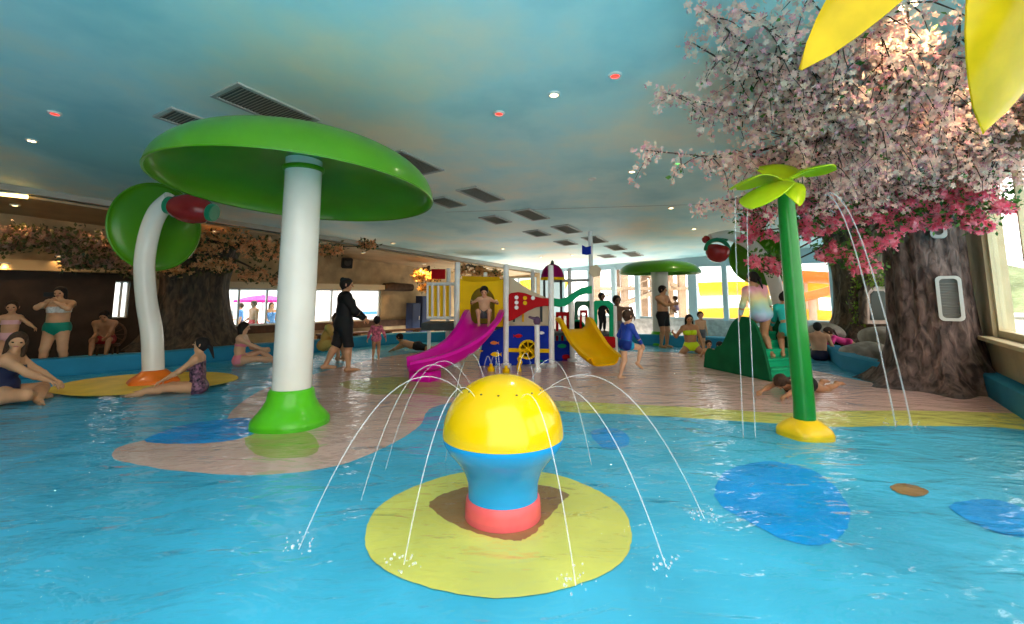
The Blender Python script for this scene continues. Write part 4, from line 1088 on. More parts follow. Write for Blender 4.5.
# --- right cherry tree, big trunk by the window wall
TC = fl(936, 384); TC = Vector((TC.x + .12, TC.y + .12, 0))
ct = thing('cherry_tree', TC, 'big artificial cherry tree with pale pink blossoms and thick brown trunk at right', 'tree')
tp = [(1.02, FLOOR_Z), (.86, .08), (.70, .32), (.60, .7), (.555, 1.3), (.54, 2.0), (.55, 2.6), (.66, 3.0), (.95, 3.4), (1.7, zc(TC.x, TC.y) - .12)]
tr_ = trunk_mesh(tp, TC, 9, .055, 96, seed=3).build('trunk', bark1, ct)
lw = mat('louver_white', (.62, .62, .58), .5)
def trunk_window(px, py0, py1, w, Yd, nm='trunk_window'):
    a, b = at(px, py1, Yd), at(px, py0, Yd); h = b.z - a.z; d = Vector((a.x, a.y, 0)).normalized(); s = Vector((d.y, -d.x, 0)); c = (a + b) / 2
    def rr_(hw, hh, r, dy):
        o = []
        for cx_, cz, a0 in ((hw - r, hh - r, 0), (-hw + r, hh - r, 90), (-hw + r, -hh + r, 180), (hw - r, -hh + r, 270)):
            for q in range(0, 91, 15): o.append(c + s * (cx_ + r * cos(rad(a0 + q))) + Vector((0, 0, cz + r * sin(rad(a0 + q)))) + d * dy)
        return o
    A, B = rr_(w / 2, h / 2, .07, -.05), rr_(w / 2 - .045, h / 2 - .045, .05, -.05); n = len(A)
    mb = MB(); dv = d * .16
    mb.add(A + B + [p + dv for p in A], [(i, (i + 1) % n, (i + 1) % n + n, i + n) for i in range(n)] + [(i, i + 2 * n, (i + 1) % n + 2 * n, (i + 1) % n) for i in range(n)])
    f = mb.build(nm, lw, ct, smooth=False)
    m2 = MB(); M_ = Matrix((s, d, Vector((0, 0, 1)))).transposed() @ Matrix.Rotation(rad(38), 3, 'X')
    z = -h / 2 + .05
    while z < h / 2 - .04: m2.box(c + Vector((0, 0, z)) + d * .0, (w - .07, .012, .05), M=M_); z += .042
    m2.build('louvers', mat('louver_grey', (.26, .25, .23), .5), f, smooth=False)
    m3 = MB(); m3.prism([p + d * .06 for p in B], d * .01); m3.build('backing', twig_m, f, smooth=False)
trunk_window(950, 276, 321, .30, TC.y - .62)
trunk_window(938, 215, 238, .20, TC.y - .60)
root = Vector((TC.x - .15, TC.y - .2, zc(TC.x, TC.y) - .35))
limb_ends = [(740, 8, 3.7), (800, -15, 3.5), (905, -10, 3.5), (990, 10, 3.5), (700, -12, 3.8), (880, 30, 3.9), (930, 75, 4.4), (800, 150, 5.4), (755, 130, 5.2), (985, 140, 5.2), (890, 120, 5.0), (720, 160, 5.7), (760, 160, 5.8), (840, 185, 6.3), (800, 90, 4.7), (644, 150, 5.0), (662, 92, 4.7), (690, 40, 4.3), (712, 8, 4.0), (700, 205, 6.0), (735, 150, 5.6), (745, 65, 4.5), (770, 185, 6.2), (785, 110, 5.0), (775, 25, 4.1), (820, 60, 4.3), (825, 165, 5.8), (860, 110, 4.8), (870, 180, 6.4), (905, 60, 4.2), (910, 150, 5.6), (950, 110, 4.8), (965, 185, 6.4), (1005, 150, 5.4), (1010, 90, 4.7), (1060, 60, 4.3), (1040, 170, 5.6), (860, 5, 3.8), (960, 15, 3.9), (720, 95, 5.0), (840, 135, 5.3)]
random.seed(21)
fpts = []; lpts = []
for k, (px, py, Y) in enumerate(limb_ends):
    e = at(px, py, Y); e.z = min(e.z, zc(e.x, e.y) - .12)
    a = root + Vector((rnd(-.35, .2), rnd(-.35, .1), rnd(-.15, .2)))
    S = limb_path(a, e, .32, 8, jit=.09)
    mb = MB(); mb.tube(S, list(np.interp(np.linspace(0, 1, len(S)), [0, .3, 1], [.055, .03, .006])), 8)
    far_left = px < 740
    for q in range(34):
        u = rnd(.30, 1.0) if not far_left else rnd(.35, 1.0)
        p = S[int(u * (len(S) - 1))]
        L = rnd(.3, .95) * (1.1 - .35 * u) * (.62 if far_left else 1)
        d = (Vector((rnd(-1, 1), rnd(-1, 1), rnd(-.9, .25)))).normalized()
        tw = [p]
        for w in range(4):
            d = (d + rvec() * .35 + Vector((0, 0, -.22))).normalized(); n_ = tw[-1] + d * L / 4
            n_.z = min(n_.z, zc(n_.x, n_.y) - .05); tw.append(n_)
        mb.tube(tw, [.008, .007, .005, .004, .003], 5)
        for w in range(1, 5):
            nf = random.choice((3, 4, 5, 6)) if not far_left else random.choice((3, 4, 5))
            for _ in range(nf):
                v = tw[w] + Vector((random.gauss(0, .038), random.gauss(0, .038), random.gauss(0, .035))); v.z = min(v.z, zc(v.x, v.y) - .03); fpts.append(tuple(v))
            if random.random() < .25: lpts.append(tuple(tw[w] + rvec() * .05))
    for p in S[int(len(S) * .5):]:
        for _ in range(8 if far_left else 4): v = p + Vector((random.gauss(0, .045), random.gauss(0, .045), random.gauss(-.03, .04))); v.z = min(v.z, zc(v.x, v.y) - .03); fpts.append(tuple(v))
    for _ in range(26): v = S[-1] + Vector((random.gauss(0, .06), random.gauss(0, .06), random.gauss(-.06, .07))); v.z = min(v.z, zc(v.x, v.y) - .03); fpts.append(tuple(v))
    mb.build('branch', twig_m, ct)
pinkw = petal_mat('pale_cherry_petal', (.93, .56, .50), (.97, .79, .64), .5)
o = flower_mesh('blossoms', fpts, .034, pinkw, ct); tag(o, kind='stuff')
n_ = [p for i, p in enumerate(fpts) if i % 4 == 0]
o = flower_mesh('pink_buds', [tuple(Vector(p) + rvec() * .06) for p in n_], .03, petal_mat('rose_bud', (.72, .28, .34), (.80, .45, .48), .3), ct); tag(o, kind='stuff')
o = leaf_mesh('leaves', lpts, .07, leafg, ct); tag(o, kind='stuff')
mb = MB()
for k in range(12):
    a = rad(150 + 150 * k / 11); L_ = (1.5, 2.1, 1.8)[k % 3]; e = TC + Vector((L_ * cos(a), L_ * sin(a), 0)); e.z = zc(e.x, e.y) - .14
    mb.tube(limb_path(TC + Vector((.4 * cos(a), .4 * sin(a), 2.75)), e, .25, 7), list(np.linspace(.24, .06, 22)), 10)
mb.build('crown_boughs', bark1, ct)

# --- bougainvillea cascading from the trees on the right
random.seed(5)
bg_ = thing('bougainvillea', at(860, 235, 7.2), 'bright pink flowering canopy hanging between the right trunks below the pale blossoms', 'flowering plant')
fp = []; lp = []; mb = MB()
blobs = [(752, 232, 7.6, .30, .20), (760, 215, 7.5, .36, .20), (760, 262, 7.6, .22, .10), (775, 268, 7.6, .28, .12), (790, 230, 7.3, .40, .25), (825, 222, 7.1, .46, .28), (840, 255, 7.2, .42, .2), (870, 212, 7.0, .5, .25), (875, 240, 7.0, .4, .2), (862, 265, 6.9, .25, .12), (905, 205, 6.8, .45, .2), (935, 200, 6.6, .45, .16), (960, 212, 6.4, .36, .16), (975, 225, 6.3, .22, .11), (820, 200, 7.2, .5, .2), (925, 222, 6.7, .3, .13), (1000, 208, 6.0, .16, .06), (985, 196, 6.1, .18, .08)]
hub_ = Vector((TC.x - .4, TC.y - .1, 2.75))
for px, py, Y, rx, rz_ in blobs:
    c = at(px, py, Y)
    S = limb_path(hub_, c, .12, 6); mb.tube(S, list(np.linspace(.03, .008, len(S))), 6)
    nb = int(26 * rx / .4)
    for _ in range(nb):
        v = rvec() * rnd(.35, 1.0); cc = c + Vector((v.x * rx, v.y * rx * .8, v.z * rz_))
        for _ in range(15):
            w = rvec() * rnd(.2, 1) * .08; fp.append(tuple(cc + w))
        for _ in range(7): lp.append(tuple(cc + Vector((0, 0, .06)) + rvec() * .15))
mb.build('branch', twig_m, bg_)
o = flower_mesh('blossoms', fp, .043, petal_mat('bright_pink_petal', (.92, .10, .22), (.98, .42, .48), .4), bg_, 4, .5); tag(o, kind='stuff')
o = leaf_mesh('leaves', lp, .075, leafg, bg_); tag(o, kind='stuff')

# --- second trunk at right rear with a little door, rocks at its foot
T2 = at(858, 330, 12.2); T2 = Vector((T2.x + .15, 12.2, 0))
t2 = thing('tree_trunk', T2, 'rear hollow tree trunk on the right with a small dark doorway', 'tree')
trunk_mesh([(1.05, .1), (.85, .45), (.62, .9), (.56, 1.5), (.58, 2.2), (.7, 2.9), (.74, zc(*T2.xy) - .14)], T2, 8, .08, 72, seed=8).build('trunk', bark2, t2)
dY = T2.y - .78
cc = at(880, 305, dY); fr = MB()
S = [at(863, 324, dY)] + [at(863 + 16 - 16 * cos(rad(a)), 296 - 14 * sin(rad(a)), dY) for a in range(0, 181, 15)] + [at(895, 324, dY)]
fr.tube(spline(S, 3), .09, 10).build('door_arch', bark2, t2)
MB().prism(S, (0, .12, 0)).build('hut_wall', mat('hut_plaster', (.62, .48, .40), .8, noise=(5, .2), bump=(12, .5)), t2, smooth=False)
dr_ = MB().prism([at(871, 320, dY - .02), at(871, 294, dY - .02), at(874, 291, dY - .02), at(884, 291, dY - .02), at(886, 294, dY - .02), at(886, 320, dY - .02)], (0, .03, 0)).build('door', mat('dark_green_door', (.035, .045, .035), .5), t2, smooth=False)
ivy = [tuple(T2 + Vector((rnd(-.75, -.1), -.62 + rnd(-.1, .1), rnd(.7, 3.0)))) for _ in range(420)] + [tuple(at(rnd(868, 890), rnd(268, 288), dY - .1)) for _ in range(160)]
tag(leaf_mesh('ivy', ivy, .09, petal_mat('ivy_leaf', (.10, .22, .01), (.30, .42, .05), .3), t2), kind='stuff')
rock_m = mat('grey_rock', (.40, .35, .30), .8, noise=(4, .35), bump=(7, .8, .04))
def boulder(c, r, seed, label):
    rr = random.Random(seed); mb = MB().ball(c, r, 28, 18); ph = [rr.uniform(0, 6) for _ in range(6)]; C_ = Vector(c)
    mb.v = [tuple(C_ + (Vector(v) - C_) * (1 + .10 * sin(3.1 * v[0] * 2 + ph[0]) + .09 * sin(4.3 * v[1] + ph[1]) + .08 * sin(6 * v[2] + ph[2]) + .05 * sin(9 * (v[0] + v[2]) + ph[3]))) for v in mb.v]
    return tag(mb.build('boulder', rock_m, origin=C_), label, 'rock')
for (px, py, Y, r, lab) in [(884, 338, 10.2, (.42, .38, .30), 'large rounded grey boulder between the two right trunks'), (866, 352, 9.9, (.50, .35, .20), 'low flat grey rock at the pool edge in front of the large boulder'),
                            (903, 355, 9.2, (.32, .28, .24), 'grey rock against the left foot of the big cherry trunk'), (826, 334, 12.0, (.60, .40, .26), 'broad dark low rock behind the bathers at the pool edge, left of the rear trunk')]:
    boulder(at(px, py, Y), r, px, lab)

# --- left tree with orange-lit blossoms
T3 = at(192, 330, 11.7); T3 = Vector((T3.x, 11.7, 0))
t3 = thing('blossom_tree', T3, 'dark broad left tree trunk with orange-lit blossoms spreading to the thick white pole', 'tree')
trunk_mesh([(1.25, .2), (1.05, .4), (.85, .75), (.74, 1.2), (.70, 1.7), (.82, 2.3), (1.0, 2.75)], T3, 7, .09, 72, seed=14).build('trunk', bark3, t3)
random.seed(9)
def canopy(root_o, hub, blobs, n_per, fl_m, size, twig=True, leaf_n=4, petals=5):
    fp, lp = [], []; mb = MB()
    for px, py, Y, rx, rz_ in blobs:
        c = at(px, py, Y); S = limb_path(hub, c, .1, 6); mb.tube(S, list(np.linspace(.045, .01, len(S))), 6)
        for _ in range(int(n_per * rx)):
            v = rvec() * rnd(.2, 1.0); cc = c + Vector((v.x * rx, v.y * rx, v.z * rz_))
            cc.z = min(cc.z, zc(cc.x, cc.y) - .26)
            for _ in range(4): fp.append(tuple(cc + rvec() * rnd(.01, .09)))
            for _ in range(leaf_n): lp.append(tuple(cc + rvec() * .14))
    mb.build('branch', twig_m, root_o)
    tag(flower_mesh('blossoms', fp, size, fl_m, root_o, petals, .5), kind='stuff')
    if lp: tag(leaf_mesh('leaves', lp, .10, petal_mat('dull_leaf_' + root_o.name, (.03, .04, .008), (.12, .12, .03), .2), root_o), kind='stuff')
peach = petal_mat('peach_petal', (.75, .30, .12), (.92, .55, .28), .35)
canopy(t3, T3 + Vector((0, 0, 2.5)), [(195, 250, 11.0, .6, .22), (230, 240, 11.2, .7, .28), (265, 250, 11.4, .6, .3), (215, 265, 11.0, .5, .16), (330, 250, 12.6, .35, .12), (300, 245, 12.0, .5, .2), (255, 275, 11.3, .35, .14), (180, 270, 11.0, .4, .14), (368, 245, 13.5, .25, .08), (280, 280, 11.5, .25, .1)], 190, peach, .05, leaf_n=2)
b4 = thing('blossom_vine', at(65, 240, 10.0), 'dark dusky blossom garland along the wall at far left above the standing woman', 'flowering plant')
canopy(b4, at(40, 232, 10.6), [(25, 235, 9.8, .5, .2), (60, 240, 9.9, .6, .28), (95, 245, 10.2, .5, .25), (110, 262, 10.4, .4, .14), (75, 262, 10.0, .4, .12), (5, 245, 9.6, .3, .1), (135, 272, 10.8, .25, .08)], 150, petal_mat('dusky_petal', (.30, .15, .11), (.45, .28, .20), .3), .05)
b5 = thing('blossom_vine', at(424, 277, 18), 'glowing amber blossom cluster hanging by the wall left of the railing', 'flowering plant')
canopy(b5, at(428, 267, 18.2), [(420, 275, 18, .36, .26), (432, 277, 18, .34, .24), (424, 288, 18, .22, .13)], 260, petal_mat('amber_blossom', (.80, .40, .06), (.9, .6, .2), .4), .06, leaf_n=1)
b6 = thing('blossom_vine', at(485, 272, 17.5), 'orange blossom garland along the wall behind the yellow tower panel', 'flowering plant')
canopy(b6, at(470, 266, 17.8), [(462, 270, 17.5, .35, .18), (478, 272, 17.6, .4, .18), (494, 274, 17.8, .35, .16)], 170, petal_mat('tan_blossom', (.55, .25, .08), (.72, .42, .18), .3), .06, leaf_n=2)
# bark-clad column at far left
tcx = Vector((*(LA + dl * (-.6) - nl * .75).xy, 0))
bc = thing('tree_trunk', tcx, 'grey bark-clad trunk against the dark wall behind the girl at far left', 'tree')
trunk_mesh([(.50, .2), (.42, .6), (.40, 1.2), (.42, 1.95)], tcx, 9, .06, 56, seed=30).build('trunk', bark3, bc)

# ================================================================ CEILING FITTINGS
slope = math.atan(-C1)
Mc = Matrix.Rotation(-slope, 3, 'X') if True else None
vent_d = mat('vent_slats', (.34, .30, .25), .5); vent_f = mat('vent_frame', (.40, .42, .40), .45)
def vent(c, L, W, label, yaw=rad(31)):
    t = thing('air_vent', c, label, 'air vent', 'ceiling air vents')
    X = Vector((sin(yaw), cos(yaw), 0)); X.z = C1 * X.y; X.normalize(); Yv = Vector((cos(yaw), -sin(yaw), 0)); Yv.z = C1 * Yv.y; Yv.normalize(); Z = X.cross(Yv).normalized(); Z = Z if Z.z > 0 else -Z
    M_ = Matrix((X, Yv, Z)).transposed(); f = MB(); o = Vector(c) - Z * .012
    for s in (-1, 1):
        f.box(o + Yv * s * W / 2, (L + .05, .05, .024), M=M_); f.box(o + X * s * L / 2, (.05, W - .05, .024), M=M_)
    f.build('frame', vent_f, t, smooth=False)
    MB().box(Vector(c) - Z * .004, (L - .05, W - .05, .006), M=M_).build('backing', mat('vent_dark', (.11, .10, .09), .8), t, smooth=False)
    s_ = MB(); k = -L / 2 + .05
    M2 = M_ @ Matrix.Rotation(rad(35), 3, 'Y')
    while k < L / 2 - .03: s_.box(o + X * k + Z * .002, (.008, W - .05, .022), M=M2); k += .045
    s_.build('slats', vent_d, t, smooth=False)
vl = [((265, 103.5), 1.08, .56, 'long ceiling air vent nearest the camera, above the big mushroom cap'), ((193, 118), .72, .46, 'smaller ceiling air vent left of the long one above the mushroom cap'),
      ((412, 163), 1.05, .5, 'ceiling air vent partly behind the right rim of the big mushroom cap'), ((447, 202), .75, .46, 'ceiling air vent just right of the big mushroom cap rim'),
      ((481, 194.5), 1.05, .46, 'third vent of the long ceiling row, first clear of the mushroom cap'), ((495.5, 219.5), .78, .46, 'ceiling vent of the left row, nearest the posts of the magenta slide'),
      ((531, 214.5), 1.05, .46, 'fourth vent of the long ceiling row, above the magenta slide tower'), ((537, 233), .78, .46, 'ceiling vent of the left row above the red wave panel'),
      ((567, 229), 1.0, .46, 'fifth vent of the long ceiling row, left of the flag post'), ((566, 242.5), .78, .46, 'ceiling vent of the left row left of the blue flag'),
      ((595, 239.5), 1.0, .46, 'ceiling vent crossed by the tall flag post'), ((616, 247.5), .95, .46, 'ceiling vent just right of the tall flag post'),
      ((607, 256), .7, .46, 'far small ceiling vent low beside the flag post'), ((633, 254), .95, .46, 'farthest ceiling vent, above the small far mushroom')]
for q, L, W, lab in vl: vent(cl(q[0] + (3 if q[1] < 110 else 0), q[1] + (4 if q[1] < 130 else 0)), L, W, lab)
glow_w = mat('lamp_glow_warm', (1, .9, .7), .4, emit=((1, .70, .34), 9))
glow_r = mat('lamp_glow_red', (1, .1, .05), .4, emit=((1, .02, .012), 2.2)); glow_g = mat('lamp_glow_green', (.2, 1, .2), .4, emit=((.2, 1, .15), 1.6))
glow_o = mat('lamp_off_lens', (.75, .78, .75), .3)
ringm = mat('lamp_ring', (.72, .72, .68), .4)
def downlight(c, m, label, r=.055, light=None):
    t = thing('ceiling_light', c, label, 'ceiling light', 'small round ceiling lights')
    M_ = Matrix.Rotation(slope * -1, 3, 'X')
    MB().lathe([(r, -.004), (r, -.022), (r * 1.5, -.018), (r * 1.6, 0)], c, 24, M_).build('ring', ringm, t)
    MB().lathe([(0, -.014), (r * .98, -.012), (r * .98, -.006)], c, 20, M_).build('lens', m, t)
    if light:
        l = lamp('lamp', 'SPOT', Vector(c) - Vector((0, 0, .05)), light[0], light[1], None, .05, Vector(c) - Vector((0, 0, 3)), 130); l.parent = t; l.location = (0, 0, -.05)
wl_ = (25, (1, .8, .55))
for q, m_, lab, L in [((554, 94), glow_w, 'brightest white ceiling light above the ball fountain, between the two red ones', (40, (1, .85, .65))), ((615, 75), glow_r, 'red ceiling light nearest the cherry blossoms', None), ((499, 113), glow_r, 'red ceiling light left of the brightest white one', None),
                      ((55, 113), glow_r, 'red ceiling light at far left above a white one', None), ((32, 140), glow_w, 'white ceiling light at far left below the red one', (30, (1, .8, .55))), ((632, 171), glow_w, 'white ceiling light under the outermost cherry twig', wl_),
                      ((677, 163), glow_g, 'faint green ceiling light beside the cherry twigs', None), ((592, 178.5), glow_o, 'unlit round ceiling fitting left of the outermost cherry twig', None), ((671, 207.5), glow_w, 'white ceiling light left of the lime petals', wl_),
                      ((694, 228.5), glow_w, 'white ceiling light nearest the red fruit tip', wl_), ((503, 248.5), glow_w, 'tiny white ceiling light above the magenta slide tower', None), ((541, 257), glow_w, 'tiny ceiling light left of the purple dome finial', None), ((572, 255), glow_w, 'tiny ceiling light right of the purple dome finial', None)]:
    downlight(cl(*q), m_, lab, .05, L)
amb = (1, .55, .22)
for q, lab in [((908, 4), 'warm ceiling light shining among the cherry branches at top right'), ((838, 128), 'warm ceiling light hidden among the pale blossoms'), ((985, 45), 'warm ceiling light behind the right yellow petal')]: downlight(cl(*q), glow_w, lab, .07, (90, (1, .62, .3)))
def soffit_light(px, py, Y, lab, E, cl_=amb):
    c = at(px, py, Y); c.z = min(c.z, 99)
    t = thing('ceiling_light', c, lab, 'ceiling light', 'small warm lights under the left soffit')
    MB().lathe([(.05, 0), (.05, -.02), (.08, -.016), (.085, .01)], c, 20).build('ring', ringm, t)
    MB().lathe([(0, -.012), (.05, -.01), (.05, -.004)], c, 16).build('lens', glow_w, t)
    l = lamp('lamp', 'SPOT', c, E, cl_, None, .06, c - Vector((0, 0, 2)), 140); l.parent = t; l.location = (0, 0, -.05)
def soff_at(px, py):                       # where the sight line meets the soffit underside
    r = ray(px, py); Y = (C0 - .255 - CAM_H) / (r.z - C1); return Y
for px, py, lab, E in [(393, 243, 'warm soffit light above the toddler in pink', 40), (363, 252.5, 'warm soffit light near the black loudspeaker', 40), (424, 264, 'warm soffit light over the glowing amber blossoms', 220), (15, 205, 'warm soffit light at the far left edge over the garland', 50), (215, 231, 'warm soffit light over the left blossom tree', 200), (120, 216, 'warm soffit light left of the tilted green dish', 40), (487, 268, 'warm soffit light over the orange garland behind the tower', 40)]:
    soffit_light(px, py, soff_at(px, py) if px != 424 else 17.6, lab, E)
for px, py, lab in [(5, 263, 'small warm light under the lintel at far left edge'), (60, 256, 'small warm light on the lintel above the standing woman')]:
    q = on_wall(px, py, LA - nl * .40, LB - nl * .40); soffit_light(px, py, q.y, lab, 14)
# cove strip lamp at the far left of the fascia
a = cl(-8, 183.5); b = cl(29, 188); a.z -= .19; b.z -= .19
t = thing('strip_light', a, 'glowing yellow strip light along the ceiling step at far left', 'strip light')
MB().tube([a, b], .035, 10).build('tube', mat('strip_glow', (1, .8, .3), .4, emit=((1, .72, .22), 6)), t)
MB().box((a + b) / 2 + Vector((0, 0, .045)), ((b - a).length, .08, .03), math.atan2((b - a).y, (b - a).x)).build('housing', ringm, t, smooth=False)

# ================================================================ OTHER FITTINGS
c = on_wall(347, 263, LA - nl * .35, LB - nl * .35)
t = thing('loudspeaker', c, 'black box loudspeaker on a bracket high on the left wall', 'loudspeaker')
blk = mat('black_plastic', (.012, .012, .013), .45)
MB().box(c, (.36, .28, .36), rad(35), M=Matrix.Rotation(rad(30), 3, 'Z') @ Matrix.Rotation(rad(12), 3, 'X')).build('cabinet', blk, t, smooth=False, bevel=.03)
MB().lathe([(.12, -.15), (.12, -.16), (.03, -.152), (0, -.14)], c, 24, Matrix.Rotation(rad(30), 3, 'Z') @ Matrix.Rotation(pi / 2, 3, 'X') @ Matrix.Rotation(pi, 3, 'Y')).build('cone', mat('grille_grey', (.05, .05, .05), .6), t)
MB().tube([c + Vector((.0, .1, .1)), c + nl * .33 + Vector((0, 0, .1))], .03, 8).build('bracket', blk, t)
a, b = on_wall(384, 287, LA - nl * .2, LB - nl * .2), on_wall(412, 287.5, LA - nl * .2, LB - nl * .2)
tag(MB().tube([a, a.lerp(b, .3) + Vector((0, 0, .02)), a.lerp(b, .7), b], [.15, .17, .16, .14], 14).build('log_shelf', mat('dark_log', (.07, .04, .02), .7, noise=(8, .3)), origin=a), 'dark horizontal log fixed on the tan wall right of the bright window', 'log')
nav = mat('navy_locker', (.03, .045, .10), .5, noise=(4, .15))
for px0, px1, py0, lab in [(408.5, 417, 303, 'shorter dark blue cabinet against the tan wall'), (418, 427, 296, 'taller dark blue cabinet beside the railing')]:
    a, b = on_wall(px0, 330, LA - nl * .4, LB - nl * .4), on_wall(px1, 330, LA - nl * .4, LB - nl * .4); zt = on_wall(px0, py0, LA - nl * .4, LB - nl * .4).z
    c = (a + b) / 2; L = (b - a).length; t = thing('cabinet', (c.x, c.y, DECK_Z), lab, 'cabinet')
    MB().box((c.x, c.y, (DECK_Z + zt) / 2), (L, .4, zt - DECK_Z), a_l).build('body', nav, t, smooth=False, bevel=.01)
    q = c - nl * .21; d_ = MB().box((q.x, q.y, (DECK_Z + zt) / 2), (L - .06, .02, zt - DECK_Z - .08), a_l).build('door', mat('navy_door', (.04, .06, .13), .4), t, smooth=False, bevel=.004)
    q = c - nl * .23 + dl * L * .3; MB().box((q.x, q.y, (DECK_Z + zt) / 2), (.02, .03, .14), a_l).build('handle', ringm, d_, smooth=False)
# bench wall / rail along the left edge, with a pale hand rail
a, b = on_wall(318, 344, LA - nl * 1.0, LB - nl * 1.0), on_wall(440, 332, LA - nl * 1.0, LB - nl * 1.0)
a.z = b.z = DECK_Z
bn = thing('bench', a, 'long dark bench with pale rail along the left pool edge under the window', 'bench')
mbx = MB(); c = (a + b) / 2; L = (b - a).length; ya = math.atan2((b - a).y, (b - a).x)
MB().box((c.x, c.y, DECK_Z + .19), (L, .42, .06), ya).build('seat', brown_low, bn, smooth=False, bevel=.01)
for u in (.02, .27, .52, .77, .98): p = a.lerp(b, u); MB().box((p.x, p.y, DECK_Z + .08), (.1, .36, .17), ya).build('leg', brown_low, bn, smooth=False)
MB().tube([a - nl * .24 + Vector((0, 0, .06)), b - nl * .24 + Vector((0, 0, .06))], .03, 10).build('rail', ringm, bn)
# round-backed wicker chair on the left deck
wk = mat('wicker_brown', (.10, .055, .03), .6, noise=(20, .3)); q = fl(105, 358, DECK_Z); q = Vector((q.x - .15, q.y + .25, DECK_Z))
wc_ = thing('wicker_chair', q, 'dark round-backed wicker chair on the left deck beside the bent white stem', 'chair')
Mw = Matrix.Rotation(rad(25), 3, 'Z') @ Matrix.Rotation(pi / 2, 3, 'X')
rb = MB(); rb.tube([q + Matrix.Rotation(rad(25), 3, 'Z') @ Vector((.30 * cos(rad(x)), .02, .52 + .30 * sin(rad(x)))) for x in range(0, 361, 15)], .025, 8, caps=False).build('back_ring', wk, wc_)
sp2 = MB()
for a in range(0, 180, 30): d = Matrix.Rotation(rad(25), 3, 'Z') @ Vector((.29 * cos(rad(a)), 0.0, .29 * sin(rad(a)))); sp2.tube([q + Vector((0, .02, .52)) + d, q + Vector((0, .02, .52)) - d], .008, 6)
sp2.build('back_spokes', wk, wc_)
MB().lathe([(0, .26), (.26, .26), (.28, .29), (.26, .32), (0, .33)], q + Matrix.Rotation(rad(25), 3, 'Z') @ Vector((0, -.24, 0)), 28).build('seat', wk, wc_)
for x_, y_ in ((-.2, -.42), (.2, -.42), (-.2, -.05), (.2, -.05)): d = Matrix.Rotation(rad(25), 3, 'Z') @ Vector((x_, y_, 0)); MB().tube([q + d, q + d * .9 + Vector((0, 0, .27))], .02, 8).build('leg', wk, wc_)

# ================================================================ OUTSIDE, SEEN THROUGH THE WINDOWS
oy = mat('slide_yellow', (.80, .46, .01), .35, coat=.2, noise=(1, .05)); oo = mat('slide_orange', (.75, .14, .008), .35, coat=.2, noise=(1, .05)); conc = mat('slide_tower_tan', (.42, .30, .20), .7, noise=(2, .15))
def flume(label, pts, w, m, posts=()):
    t = thing('water_slide', (*Vector(pts[0]).xy, TG), label, 'water slide'); S = spline(pts, 6); rows = []
    for i, p in enumerate(S):
        d = S[min(i + 1, len(S) - 1)] - S[max(i - 1, 0)]; d.z = 0; d.normalize(); sd = Vector((-d.y, d.x, 0))
        rows.append([p + sd * w * cos(rad(a)) + Vector((0, 0, w * .9 * sin(rad(a)))) for a in range(180, 361, 20)])
    MB().sheet(rows, .06).build('flume', m, t)
    for px, Y, zt in posts:
        x = at(px, 300, Y).x; MB().lathe([(.16, TG), (.16, zt), (.3, zt + .1)], (x, Y, 0), 14).build('support', conc, t)
flume('upper yellow water slide outside, straight across the right windows', [at(700, 283, 27), at(740, 282, 26), at(790, 282, 25), at(845, 284, 24)], .85, oy, ((745, 26.2, 1.6), (815, 25, 1.5)))
flume('lower yellow water slide outside at sill height', [at(690, 309, 24), at(740, 308, 23.5), at(790, 309, 23), at(850, 312, 22)], .75, oy, ((730, 23.8, .6), (800, 23.2, .5)))
flume('bright orange water slide outside, high behind the green pole', [at(770, 272, 24.5), at(800, 271, 23.8), at(850, 274, 22.5)], .65, oo, ((805, 24.0, 2.2),))
flume('thin sloping orange water slide outside, crossing below the high one', [at(780, 299, 22.5), at(810, 292, 21.5), at(850, 281, 20.5)], .42, oo, ((812, 21.8, 1.3),))
tw = at(640, 315, 29); t = thing('slide_tower', (tw.x, tw.y, TG), 'tan stair tower with slanting braces outside behind the far mushroom', 'tower')
for dx in (-2.6, -.9, .9, 2.6):
    for dy in (0, 2.2): MB().box((tw.x + dx, tw.y + dy, 2.3), (.4, .4, 5.5)).build('column', conc, t, smooth=False)
for z in (1.9, 3.5, 5.0): MB().box((tw.x, tw.y + 1.1, z), (6.2, 2.8, 0.180)).build('landing', conc, t, smooth=False)
for k, (x0, z0, x1, z1) in enumerate([(-2.4, .3, 1.8, 1.9), (2.2, 1.9, -1.6, 3.5), (-2.2, 3.5, 2.2, 5.0)]):
    s = MB(); s.prism([(tw.x + x0, tw.y - .5, z0), (tw.x + x1, tw.y - .5, z1), (tw.x + x1, tw.y - .5, z1 + .25), (tw.x + x0, tw.y - .5, z0 + .25)], (0, .9, 0)); s.build('stair_flight', conc, t, smooth=False)
    rl_ = MB()
    for u in range(13): p = Vector((tw.x + x0 + (x1 - x0) * u / 12, tw.y - .5, z0 + (z1 - z0) * u / 12 + .25)); rl_.tube([p, p + Vector((0, 0, .8))], .025, 6)
    rl_.tube([(tw.x + x0, tw.y - .5, z0 + 1.05), (tw.x + x1, tw.y - .5, z1 + 1.05)], .04, 8); rl_.build('railing', conc, t)
y_ = at(545, 282, 27); flume('yellow water slide outside glimpsed by the purple dome roof', [at(520, 281, 27), at(540, 279, 27), at(562, 281, 27.5)], .7, oy, ((528, 27.2, 1.7), (556, 27.5, 1.7)))
hill = mat('wooded_hill', (.16, .20, .10), .9, noise=(.5, .45), bump=(2, .6, .3))
hb = MB(); rows = []
for i in range(26):
    a = rad(43 + 30 * i / 25); r_ = 62; hh = 3.2 + 1.6 * sin(i * .55) + .8 * sin(i * 1.3)
    rows.append([(r_ * sin(a) * q, r_ * cos(a) * q, z) for q, z in ((.9, .1), (.96, hh * .7), (1.0, hh), (1.1, hh * .8))])
struct(hb.sheet(rows).build('background_hill', hill))
